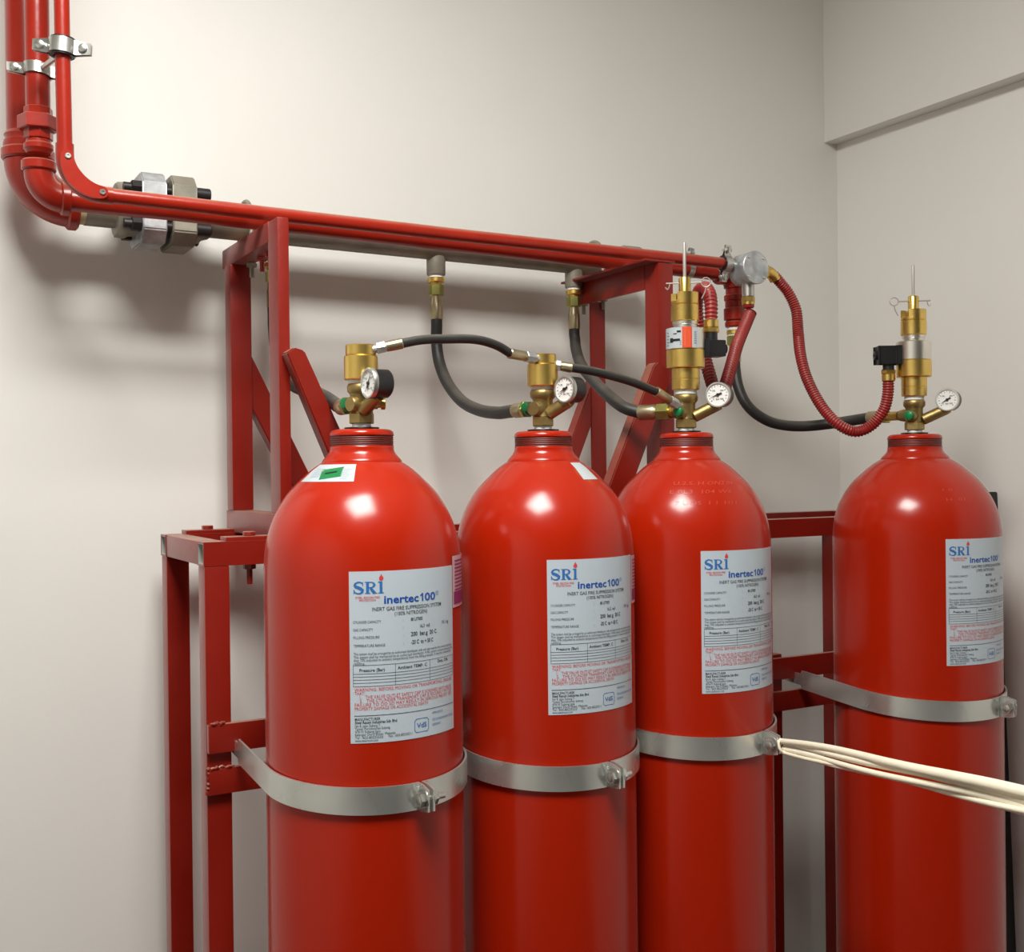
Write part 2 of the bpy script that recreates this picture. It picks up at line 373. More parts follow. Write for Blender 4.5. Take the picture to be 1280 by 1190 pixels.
# ---------------------------------------------------------------- gas cylinders
NT = 1.679                                            # height of the neck ring's top
DOME = [(0.0445, .0525), (.0452, .0555), (.055, .0695), (.07, .0855), (.0835, .0985), (.0955, .1072), (.11, .1158), (.125, .1225), (.14, .1273), (.155, .1305), (.175, .1328), (.195, .1335)]
def dome_r(dz, k=1.0):
    if dz <= DOME[1][0]: return DOME[1][1] * k
    for (a, ra), (b, rb) in zip(DOME[1:], DOME[2:]):
        if dz <= b: return (ra + (rb - ra) * (dz - a) / (b - a)) * k
    return DOME[-1][1] * k
LAB_A0, LAB_W, LAB_T, LAB_H = math.radians(-29.5), 0.158, 1.4965, 0.2150
def make_cylinder(R, loc, label):
    k = R / .1335
    t = thing('gas_cylinder', label, 'gas cylinder', (0, 0, 0), 'red gas cylinders held in the rack')
    prof = [(0.0, R - .03), (.008, R - .012), (.03, R)]
    prof += [(.6, R), (1.2, R), (1.3, R), (1.36, R), (1.40, R), (1.43, R), (1.455, R), (1.472, R)] + [(NT - dz, r * k) for dz, r in reversed(DOME)]
    # refine the dome with a smooth curve
    pts = smooth_path([(0, r, z) for z, r in prof[4:]], .008)
    prof = prof[:4] + [(p.z, p.y) for p in pts]
    obj('body', lathe(new(), prof, n=96), CYL, t, ang=50)
    nk = [(NT - .046, .0545), (NT - .0435, .0545), (NT - .040, .0520), (NT - .034, .0465), (NT - .030, .0442), (NT - .026, .0435)]
    nk += [(NT - .0228, .0434), (NT - .0220, .0420), (NT - .0095, .0420), (NT - .0088, .0434)]
    nk += [(NT - .0075, .0437), (NT - .003, .0425), (NT - .0008, .0395), (NT, .036), (NT, .010)]
    obj('neck_ring', lathe(new(), [(z, r * k) for z, r in nk], n=64), CYL, t, ang=60)
    th = []
    for i in range(5):
        z = NT - .0222 + i * .0027; th += [(z, .0435), (z + .0009, .0423), (z + .0018, .0423), (z + .0026, .0435)]
    obj('neck_thread', lathe(new(), [(z, r * k) for z, r in th], n=64, cap=False), THREAD, t, 'grimy dark screw thread', ang=60)
    # label wrapped round the body
    def on(e):
        return lambda u, v: Vector((math.sin(LAB_A0 + u / R) * (R + e), -math.cos(LAB_A0 + u / R) * (R + e), LAB_T + v))
    bm = new(); f = on(.0005); g = on(-.0002); n = 28
    A = []
    for i in range(n + 1):
        u = LAB_W * i / n; A.append([bm.verts.new(q) for q in (f(u, 0), f(u, -LAB_H), g(u, -LAB_H), g(u, 0))])
    for a, b in zip(A, A[1:]):
        for j in range(4): bm.faces.new((a[j], a[(j + 1) % 4], b[(j + 1) % 4], b[j]))
    bm.faces.new(A[0]); bm.faces.new(list(reversed(A[-1])))
    lab = obj('label', bm, PAPER, t, 'pale blue-white printed instruction label')
    W, H = LAB_W, LAB_H; f = on(.0008)
    def U(x): return x * W
    def Vv(y): return -y * H
    # blue serif logo letters S R I, the I carrying a red flame
    bm = new(); s = .0150; ox, oy = U(.030), Vv(.1295)
    F = lambda u, v: f(ox + u * s, oy + v * s)
    put_stroke(bm, F, [(.83, .70), (.80, .86), (.62, .97), (.42, .97), (.22, .86), (.16, .72), (.24, .60), (.45, .52), (.66, .42), (.80, .30), (.78, .15), (.62, .03), (.40, .02), (.20, .10), (.10, .30)],
               [.05, .10, .12, .13, .17, .22, .26, .27, .27, .26, .22, .15, .11, .10, .05])
    put_rect(bm, F, .79, .85, .64, 1.0, 1); put_rect(bm, F, .06, .12, 0, .36, 1)
    put_rect(bm, F, 1.10, 1.34, 0, 1, 1); put_rect(bm, F, 1.0, 1.44, 0, .07, 1); put_rect(bm, F, 1.0, 1.40, .93, 1, 1)
    put_stroke(bm, F, [(1.34, .96), (1.58, .95), (1.74, .86), (1.78, .73), (1.72, .60), (1.56, .52), (1.34, .51)], [.08, .08, .14, .24, .15, .08, .08])
    put_stroke(bm, F, [(1.46, .50), (1.62, .26), (1.80, .04)], [.22, .24, .26]); put_rect(bm, F, 1.66, 2.0, 0, .07, 1)
    put_rect(bm, F, 2.22, 2.46, 0, 1, 1); put_rect(bm, F, 2.10, 2.58, 0, .07, 1); put_rect(bm, F, 2.10, 2.46, .90, 1, 1)
    obj('logo_letters', bm, INKL, lab, recalc=False)
    bm = new()
    tri_poly(bm, [(2.22, 1.10), (2.17, 1.22), (2.20, 1.36), (2.30, 1.48), (2.36, 1.66), (2.42, 1.50), (2.52, 1.38), (2.56, 1.24), (2.50, 1.11), (2.36, 1.06)], F)
    obj('logo_flame', bm, INKR, lab, recalc=False)
    bm = new()
    put_text(bm, f, 'inertec', U(.275), Vv(.190), .0142, U(.300), .024)
    put_text(bm, f, '00', U(.634), Vv(.190), .0142, U(.116), .024)
    q0 = (U(.584), Vv(.190)); q1 = .0099
    put_stroke(bm, f, [(q0[0] + .0046, q0[1]), (q0[0] + .0046, q0[1] + q1)], [.0022, .0022]); put_stroke(bm, f, [(q0[0] + .0050, q0[1] + q1 - .0006), (q0[0] + .0012, q0[1] + q1 - .0032)], [.0022, .0016])
    obj('product_name', bm, INKB, lab, recalc=False)
    bm = new()
    put_text(bm, f, 'R', U(.765), Vv(.158), .0036); 
    ring = [(U(.772) + .0026 * math.cos(a * PI / 8), Vv(.152) + .0026 * math.sin(a * PI / 8)) for a in range(17)]
    put_stroke(bm, f, ring, [.0005] * 17)
    bx = [(.54, .888), (.645, .888), (.66, .90), (.66, .955), (.645, .967), (.54, .967), (.525, .955), (.525, .90), (.54, .888)]
    put_stroke(bm, f, [(U(x), Vv(y)) for x, y in bx], [.0009] * 9)
    put_text(bm, f, 'VdS', U(.592), Vv(.940), .0085, U(.095), .02, 'C')
    put_text(bm, f, 'APPROVED BY', U(.70), Vv(.875), .0044, U(.13)); put_text(bm, f, 'VDS SCHADENVERHUTUNG', U(.70), Vv(.915), .0044, U(.27)); put_text(bm, f, 'GERMANY', U(.70), Vv(.945), .0044, U(.10))
    obj('approval_mark', bm, INKL, lab, recalc=False)
    bm = new()
    T = lambda s_, x, y, wd, size=.0052, bold=0.0, al='L': put_text(bm, f, s_, U(x), Vv(y), size, U(wd) if wd else None, bold, al)
    T('INERT GAS FIRE SUPPRESSION SYSTEM', .50, .232, .64, .0068, .006, 'C'); T('(100% NITROGEN)', .51, .263, .30, .0066, .006, 'C')
    for y, a, b in ((.302, 'CYLINDER CAPACITY', .22), (.347, 'GAS CAPACITY', .155), (.392, 'FILLING PRESSURE', .205), (.440, 'TEMPERATURE RANGE', .25)):
        T(a, .03, y, b, .0048, 0.0); T(':', .43, y, None, .0052)
    T('80 LITRES', .50, .302, .11, .0056, .02); T('16.3  m3', .585, .347, .10, .006, .015); T('19.1 kg', .83, .343, .09, .006, .01)
    T('200  bar.g  20 C', .50, .392, .26, .0074, .02); T("-20 C  to + 50 C", .50, .440, .22, .0072, .02)
    for y, s_, b in ((.487, 'This system shall be arranged by an authorised distributor only and approved by the relevant authority', .94), (.506, 'This system shall be maintained by an authorised distributor. If this system contains pressure less', .95),
                  (.524, 'than 10% (adjusted to ambient temperature) from the filling pressure, it must be returned for', .93), (.543, 'refilling.', .09)):
        T(s_, .03, y, b, .0048, 0.0)
    T('Pressure (Bar)', .175, .584, .20, .0056, .015, 'C'); T('Ambient TEMP. C', .515, .580, .27, .0056, .015, 'C'); T('Date, Chk.', .84, .572, .14, .0056, .015, 'C')
    T('MANUFACTURER', .035, .868, .20, .0052, .008); T('Steel Recon Industries Sdn Bhd', .035, .886, .335, .0050, .02)
    for y, s_, b in ((.905, 'No 8, Jalan Subang 7,', .20), (.922, 'Taman Perindustrian Subang,', .28), (.939, '47610 Subang Jaya', .20), (.956, 'Selangor Darul Ehsan, Malaysia', .32), (.974, 'Tel : 603-80235533', .22), (.991, 'www.steelrecon.com', .18)):
        T(s_, .035, y, b, .0046, 0.0)
    T('Fax : 603-80235511', .30, .973, .20, .0046, 0.0)
    obj('black_print', bm, INKK, lab, recalc=False)
    bm = new()
    put_text(bm, f, 'STEEL RECON FIRE', U(.05), Vv(.158), .0038, U(.19), .01); put_text(bm, f, 'PROTECTION', U(.08), Vv(.174), .0036, U(.13), .01)
    for x, y, s_, b in ((.035, .697, 'WARNING: BEFORE MOVING OR TRANSPORTING, ENSURE', .93), (.035, .718, 'THAT:', .08), (.075, .740, '1.   THE VALVE OUTLET SAFETY CAP IS SCREWED INTO VALVE', .88), (.075, .762, '2.   THE CYLINDER TRANSPORT CAP IS SECURELY FITTED', .88),
                     (.035, .785, 'FAILURE TO DO SO MAY RESULT IN SERIOUS INJURY OR', .92), (.035, .808, 'PROPERTY DAMAGE OR ACCIDENTAL DEATH', .62)):
        put_text(bm, f, s_, U(x), Vv(y), .0058, U(b), 0.0)
    obj('warning_print', bm, INKR, lab, recalc=False)
    bm = new(); e = .0005
    for y in (.545, .595, .612, .630, .648, .668): put_rect(bm, f, U(.025), U(.985), Vv(y), Vv(y) - e)
    for x in (.025, .36, .68, .985): put_rect(bm, f, U(x), U(x) + e, Vv(.545), Vv(.668) - e, 1)
    put_rect(bm, f, U(.03), U(.985), Vv(.838), Vv(.838) - .0007)
    obj('table_lines', bm, INKK, lab, recalc=False)
    return t
CX = [(.581, 1.459), (.876, 1.470), (1.149, 1.475), (1.655, 1.455)]
proto = make_cylinder(.1335, CX[0], 'leftmost red gas cylinder with a white and green sticker on its shoulder')
c2 = dup(proto, (*CX[1], 0), 'second red gas cylinder from the left, small white sticker high on its shoulder')
c3 = dup(proto, (*CX[2], 0), 'third red gas cylinder from the left with lettering stamped into its shoulder')
proto.location = (*CX[0], 0)
c1 = proto
c4 = make_cylinder(.1460, CX[3], 'red gas cylinder standing apart at the right beside the black board')
c4.location = (*CX[3], 0)

def patch(root, name, a0, a1, d0, d1, m, k=1.0, e=.0006, onbody=False, slant=0.0, label=None, par=None, n=10, rows=6):
    """sticker on the shoulder (drop d below the neck top) or, further down, on the body"""
    bm = new(); V = []
    for i in range(n + 1):
        row = []
        for j in range(rows + 1):
            d = d0 + (d1 - d0) * j / rows; a = math.radians(a0 + (a1 - a0) * i / n + slant * j / rows)
            r = dome_r(d, k) + e; row.append(bm.verts.new((math.sin(a) * r, -math.cos(a) * r, NT - d)))
        V.append(row)
    for a, b in zip(V, V[1:]):
        for j in range(rows): bm.faces.new((a[j], a[j + 1], b[j + 1], b[j]))
    return obj(name, bm, m, par or root, label, recalc=False)
for r_ in (c1, c2, c3, c4): ORG[r_.name] = Vector()
s1 = patch(c1, 'shoulder_sticker', -92, -29, .0475, .070, WHITEL, label='white sticker with a green square')
def dome_map(a_c, d_c, rot=0.0, k=1.0, e=.001):
    def g(u, v):
        uu = u * math.cos(rot) - v * math.sin(rot); vv = u * math.sin(rot) + v * math.cos(rot)
        sl = 0.62                                            # shoulder slope: part of v goes into the drop
        d = d_c - vv * sl; r = dome_r(d, k) + e; a = math.radians(a_c) + uu / r
        return Vector((math.sin(a) * r, -math.cos(a) * r, NT - d))
    return g
bm = new(); g = dome_map(-55, .059, math.radians(12))
for i in range(4):
    for j in range(4):
        q = [(-.016 + .008 * (i + a), -.0105 + .00525 * (j + b)) for a, b in ((0, 0), (1, 0), (1, 1), (0, 1))]
        tri_poly(bm, q, g)
obj('green_square', bm, GREENT, s1, recalc=False)
bm = new(); g = dome_map(-55, .059, math.radians(12), e=.0014)
put_rect(bm, g, -.009, .009, .000, .003, 3); 
obj('cylinder_symbol', bm, BLACK, s1, recalc=False)
bm = new(); g = dome_map(-72, .0585, e=.001)
for i in range(5): put_rect(bm, g, -.012, .006 + .002 * (i % 2), .009 - i * .004, .0075 - i * .004, 3)
g = dome_map(-38, .0595, e=.001)
for i in range(6): put_rect(bm, g, -.007, .007 - .002 * (i % 3), .010 - i * .004, .0088 - i * .004, 3)
obj('sticker_print', bm, mat('grey_print', (.35, .40, .45), .5), s1, recalc=False)
patch(c2, 'shoulder_sticker', 10, 33, .0475, .072, WHITEL, label='white sticker')
def body_sticker(root, a0, a1, z0, z1):
    def on(e): return lambda a, z: Vector((math.sin(math.radians(a)) * (.1335 + e), -math.cos(math.radians(a)) * (.1335 + e), z))
    def grid(f, a0, a1, z0, z1):
        bm = new(); n = 8
        A = [bm.verts.new(f(a0 + (a1 - a0) * i / n, z0)) for i in range(n + 1)]; B = [bm.verts.new(f(a0 + (a1 - a0) * i / n, z1)) for i in range(n + 1)]
        for i in range(n): bm.faces.new((A[i], A[i + 1], B[i + 1], B[i]))
        return bm
    s = obj('side_sticker', grid(on(.0006), a0, a1, z0, z1), PINKP, root, 'pinkish sticker with purple foot', recalc=False)
    obj('purple_band', grid(on(.0010), a0 + 1.5, a1 - 1.5, z0 + .004, z0 + .021), INKP, s, recalc=False)
    bm = new()
    for i in range(9):
        z = z1 - .007 - i * .0048; q = grid(on(.0010), a0 + 3, a1 - 4 - 3 * (i % 3), z - .0011, z + .0011)
        me = bpy.data.meshes.new('tmp'); q.to_mesh(me); q.free(); bm.from_mesh(me); bpy.data.meshes.remove(me)
    obj('sticker_print', bm, INKP, s, recalc=False)
body_sticker(c1, 38.8, 76, 1.4400, 1.5085)
body_sticker(c2, 38.8, 76, 1.4250, 1.4950)
# stamped lettering on the shoulders of the two right-hand cylinders
bm = new()
for s_, d, a0 in (('U.2.S. H ON2 06', .083, -50), ('E 0L3  104 W6', .096, -52), ('7 UOS  1 1  H11', .113, -47)):
    g = dome_map(a0, d, e=.0007)
    put_text(bm, g, s_, 0, 0, .0125, .100, .004)
obj('stamped_lettering', bm, STAMP, c3, recalc=False)
bm = new(); g = dome_map(-26, .118, k=1.093, e=.0007); put_text(bm, g, 'H  01', 0, 0, .012, .036, .004); g = dome_map(-27, .101, k=1.093, e=.0007); put_text(bm, g, '1 0', 0, 0, .009, .018)
obj('stamped_lettering', bm, STAMP, c4, recalc=False)

# ---------------------------------------------------------------- valves on the cylinders
def vlathe(t, name, prof, m, n=32, ang=38, label=None, ph=0.0):
    o_ = ORG[t.name]; return obj(name, lathe(new(), [(NT + z, r) for z, r in prof], (o_.x, o_.y, 0), n=n, ph=ph), m, t, label, ang)
def ring(z0, z1, r, b=.0008): return [(z0, r - b), (z0 + b, r), (z1 - b, r), (z1, r - b)]
def pressure_gauge(t, off, nrm, needle=210):
    o_ = ORG[t.name]; n = Vector((nrm[0], nrm[1], 0)).normalized(); p = o_ + Vector((off[0], off[1], NT + off[2]))
    case = obj('pressure_gauge', lathe(new(), [(-.0275, .010), (-.0275, .0175), (-.0255, .0192), (-.003, .0192), (-.001, .0205), (0, .0205)], p, n, 40), BLACK, t, 'black round pressure gauge')
    obj('bezel', lathe(new(), [(-.003, .0207), (.002, .0207), (.0032, .0200), (.0032, .0178), (.001, .0175), (.0005, .0175)], p, n, 40, cap=False), ZINC, case)
    obj('dial', lathe(new(), [(0, .0180), (.0012, .0180)], p, n, 40), DIAL, case)
    a, b, c = frame(n)                              # b horizontal, c up
    f = lambda u, v: p + n * .0017 + b * u + c * v
    bm = new()
    for k in range(15):
        q = math.radians(225 - k * 270 / 14); r1 = .0155; r2 = .0125 if k % 2 == 0 else .0140
        put_stroke(bm, f, [(math.cos(q) * r1, math.sin(q) * r1), (math.cos(q) * r2, math.sin(q) * r2)], [.0009, .0009])
    put_text(bm, f, 'bar', 0, -.0085, .0045, None, .01, 'C')
    for k, s_ in enumerate(('0', '100', '200', '300')):
        q = math.radians(225 - k * 90); put_text(bm, f, s_, math.cos(q) * .0095, math.sin(q) * .0095 - .0015, .0038, None, .01, 'C')
    obj('dial_print', bm, INKK, case, recalc=False)
    bm = new(); q = math.radians(needle); d = (math.cos(q), math.sin(q))
    prism(bm, [(-d[0] * .007 - d[1] * .0014, -d[1] * .007 + d[0] * .0014), (d[0] * .013, d[1] * .013), (-d[0] * .007 + d[1] * .0014, -d[1] * .007 - d[0] * .0014)], lambda u, v: f(u, v) + n * .0006, lambda u, v: f(u, v) + n * .0012)
    lathe(bm, [(0, .0026), (.0022, .0022)], f(0, 0), n, 14)
    obj('needle', bm, BLACK, case)
    # threaded stem down to the branch of the valve body
    root = o_ + Vector((off[0] * .25, off[1] * .25, NT + .026)); c_ = p - n * .014
    mid = Vector((c_.x, c_.y, NT + .047)).lerp(root, .10)
    bm = new(); cyl(bm, root, mid, .0098, 20, .001); cyl(bm, mid + Vector((0, 0, -.004)), Vector((c_.x, c_.y, NT + off[2] - .017)), .0060, 16); 
    obj('gauge_branch', bm, CASTB, t)
def valve_body(t, plug=None):
    o_ = ORG[t.name]; x, y = o_.x, o_.y
    vlathe(t, 'seal_washer', [(0, .0085), (.0006, .0225), (.0016, .0240), (.0030, .0236), (.0036, .0150)], BLACK)
    vlathe(t, 'thread_tape', [(.0034, .0130), (.0085, .0128)], TAPE, label='white thread tape')
    bm = new(); lathe(bm, [(NT + z, r) for z, r in [(.008, .0165), (.009, .0178), (.0215, .0178), (.0225, .0165)]], (x, y, 0), n=6, ph=.5)
    lathe(bm, [(NT + z, r) for z, r in [(.0225, .0158), (.026, .0152), (.046, .0150), (.050, .0165)]], (x, y, 0), n=32)
    lathe(bm, [(NT + z, r) for z, r in [(.049, .0165), (.052, .0190), (.0575, .0194), (.0610, .0185), (.0630, .0165)]], (x, y, 0), n=32)
    lathe(bm, [(0, .012), (.024, .0115), (.027, .0105), (.031, .0102)], (x, y, NT + .0355), (0, 1, 0), 24)
    lathe(bm, [(0, .012), (.018, .0112), (.021, .0095)], (x, y, NT + .034), (-1, -.35, 0), 20)
    obj('valve_body', bm, CASTB, t)
    if plug:
        d = Vector((plug[0], plug[1], 0)).normalized(); p = Vector((x, y, NT + .035))
        bm = new(); lathe(bm, [(.010, .0075), (.022, .0072), (.0225, .0055), (.026, .0055), (.0265, .0080), (.032, .0080), (.033, .006)], p, d, 18)
        obj('vent_plug', bm, BRASS, t, 'bright brass plug')
def plain_valve(x, y, label, off, nrm, plug, needle):
    t = thing('cylinder_valve', label, 'valve', (x, y, 0), 'brass valves on the cylinders'); t.location = (x, y, NT); ORG[t.name] = Vector((x, y, 0))
    valve_body(t, plug)
    vlathe(t, 'seal_ring', ring(.0625, .0675, .0178), TAPE, label='white seal ring')
    vlathe(t, 'valve_collar', ring(.0672, .1010, .0231, .0016), BRASS, 40)
    vlathe(t, 'valve_cap', ring(.1010, .1155, .0208, .0010) , BRASS, 40)
    pressure_gauge(t, off, nrm, needle)
    return t
def fix_local(t):
    """children were built with z from the floor; hang them from the valve's base"""
    for c in t.children_recursive:
        if c.parent == t: c.location.z = -NT
v1 = plain_valve(*CX[0], 'brass valve with side-facing black gauge, on the leftmost cylinder', (-.0064, -.046, .060), (-.994, -.109), (.93, -.37), 60)
v2 = plain_valve(*CX[1], 'brass valve with black gauge on the second cylinder from the left', (.013, -.043, .061), (-.965, -.262), None, 205)
def actuated_valve(x, y, label, off, nrm, needle, conn_dir, conn_up, sticker, tape_h):
    t = thing('cylinder_valve', label, 'valve', (x, y, 0), 'brass valves on the cylinders'); t.location = (x, y, NT); ORG[t.name] = Vector((x, y, 0))
    valve_body(t)
    vlathe(t, 'seal_ring', ring(.0625, .070, .0172 if tape_h else .018, .0005), TAPE, label='thick white tape')
    vlathe(t, 'lower_sleeve', [(.0695, .0212), (.0705, .0222), (.085, .0226), (.0856, .0221), (.0868, .0221), (.0874, .0226), (.1035, .0226), (.1045, .0215)], BRASS, 40)
    vlathe(t, 'coil_base', ring(.1040, .1345, .0308, .0014), BRASS, 48)
    vlathe(t, 'solenoid_coil', ring(.1345, .1690, .0306, .0014), STEEL, 48, label='bright steel coil housing')
    vlathe(t, 'coil_neck', [(.169, .0190), (.1745, .0190), (.175, .0205), (.1802, .0205)], STEEL, 36)
    vlathe(t, 'actuator_cap', [(.1800, .0210), (.1815, .0227), (.2060, .0227), (.2072, .0215), (.2075, .0215), (.2085, .0224), (.2130, .0224), (.2138, .0200)], BRASS, 40)
    # castle collar: two raised jaws around the stem
    bm = new()
    for a0 in (20, 200):
        n = 10; A = []
        for i in range(n + 1):
            a = math.radians(a0 + 120 * i / n); A.append([bm.verts.new((x + math.cos(a) * r, y + math.sin(a) * r, NT + z)) for r, z in ((.0140, .213), (.0222, .213), (.0222, .2265), (.0140, .2265))])
        for p, q in zip(A, A[1:]):
            for j in range(4): bm.faces.new((p[j], p[(j + 1) % 4], q[(j + 1) % 4], q[j]))
        bm.faces.new(A[0]); bm.faces.new(list(reversed(A[-1])))
    obj('collar_jaws', bm, BRASS, t)
    vlathe(t, 'stem', [(.212, .0096), (.250, .0096), (.252, .0085), (.252, .003)], BRASS, 28)
    vlathe(t, 'plunger_rod', [(.250, .0027), (.306, .0027), (.309, .0016)], RODM, 12, label='grey steel rod')
    # safety pin through the stem, with its ring and a small hook
    bm = new(); z = NT + .243; ax = Vector((.80, -.60, 0)) * (-1 if conn_up else 1)
    c = Vector((x, y, z))
    cyl(bm, c - ax * .027, c + ax * .030, .0012, 10)
    rp = [c - ax * (.034) + (ax * math.cos(q * PI / 9) + Vector((0, 0, 1)) * math.sin(q * PI / 9)) * .0075 for q in range(19)]
    tube(bm, rp, .0010, 8)
    tube(bm, smooth_path([c + ax * .024, c + ax * .025 + Vector((0, 0, -.006)), c + ax * .028 + Vector((0, 0, -.010)), c + ax * .031 + Vector((0, 0, -.006))], .003), .0010, 8)
    tube(bm, smooth_path([c - ax * .034 + Vector((0, 0, -.007)), c - ax * .032 + Vector((0, 0, -.016)), c - ax * .027 + Vector((0, 0, -.026))], .003), .0010, 8)
    obj('safety_pin', bm, RODM, t)
    pressure_gauge(t, off, nrm, needle)
    # plug connector on the side of the coil, cable gland up or down
    d = Vector((*conn_dir, 0)).normalized(); s = Vector((-d.y, d.x, 0)); zc = NT + (.1375 if conn_up else .1445); c = Vector((x, y, zc))
    bm = new(); obox(bm, c + d * .0455, d, s, (0, 0, 1), .042, .028, .027, .003)
    obox(bm, c + d * .030, d, s, (0, 0, 1), .012, .031, .030, .002)
    sg = 1 if conn_up else -1; e = c + d * .0465
    cyl(bm, e + Vector((0, 0, .012 * sg)), e + Vector((0, 0, .026 * sg)), .0102, 20)
    con = obj('plug_connector', bm, BLACK, t, 'black plastic plug connector')
    bm = new(); lathe(bm, [(0, .008), (.006, .008)], c + d * .0662, d, 12); 
    obj('connector_screw', bm.copy() if False else lathe(bm, [(0, .0030), (.0075, .0026)], c + d * .0662, d, 10), BLACK, con)
    bm = new(); hz = e + Vector((0, 0, .026 * sg)); hexa(bm, hz, hz + Vector((0, 0, .008 * sg)), .0132); cyl(bm, hz + Vector((0, 0, .008 * sg)), hz + Vector((0, 0, .021 * sg)), .0122, 24, .001)
    obj('gland_nut', bm, BRASS, t, 'brass gland nut')
    if sticker:
        # white sticker with an orange band round the coil housing; a face = the direction towards its middle
        def on(e): return lambda a, z: Vector((x + math.sin(math.radians(a)) * (.0306 + e), y - math.cos(math.radians(a)) * (.0306 + e), NT + z))
        def grid(f, a0, a1, z0, z1):
            bm = new(); n = 14; A = [bm.verts.new(f(a0 + (a1 - a0) * i / n, z0)) for i in range(n + 1)]; B = [bm.verts.new(f(a0 + (a1 - a0) * i / n, z1)) for i in range(n + 1)]
            for i in range(n): bm.faces.new((A[i], A[i + 1], B[i + 1], B[i]))
            return bm
        st = obj('coil_sticker', grid(on(.0005), -135, 4, .1352, .1683), WHITEL, t, 'white sticker with an orange-red band', recalc=False)
        obj('orange_band', grid(on(.0009), -47, -18, .1352, .1683), ORANGE, st, recalc=False)
        f = lambda u, v: on(.0010)(u, v)
        bm = new(); g = lambda u, v: on(.0010)(u / .0306 * 57.3, v)
        put_rect(bm, g, -.0405, -.0285, .1462, .1500, 3); put_rect(bm, g, -.0470, -.0405, .1445, .1515, 2); put_rect(bm, g, -.0335, -.0270, .1600, .1630, 2); put_rect(bm, g, -.0400, -.0335, .1575, .1588, 2)
        for i in range(5): put_rect(bm, g, -.0560, -.0500 + .001 * (i % 2), .1400 + i * .005, .1408 + i * .005, 2)
        for i in range(3): put_rect(bm, g, -.0290, -.0265, .1400 + i * .003, .1406 + i * .003, 1)
        obj('sticker_symbols', bm, BLACK, st, recalc=False)
        bm = new()
        for i in range(6): put_rect(bm, g, -.0060, -.0020, .1420 + i * .0035, .1436 + i * .0035, 1)
        obj('sticker_print', bm, mat('grey_code_print', (.25, .28, .30), .5), st, recalc=False)
        bm = new()
        for i in range(8): put_rect(bm, g, -.0210, -.0140 + .0006 * (i % 3), .1400 + i * .0032, .1409 + i * .0032, 1)
        obj('band_print', bm, mat('pale_band_print', (.80, .30, .22), .5), st, recalc=False)
    return t
v3 = actuated_valve(*CX[2], 'brass solenoid valve with white and orange sticker, on the third cylinder', (.031, -.043, .060), (-.817, -.577), 200, (.974, -.214), True, True, False)
v4 = actuated_valve(*CX[3], 'brass solenoid valve without sticker, on the cylinder standing apart at right', (.029, -.049, .061), (-.917, -.47), 210, (-.80, .45), False, False, True)
for v in (v1, v2, v3, v4): fix_local(v)

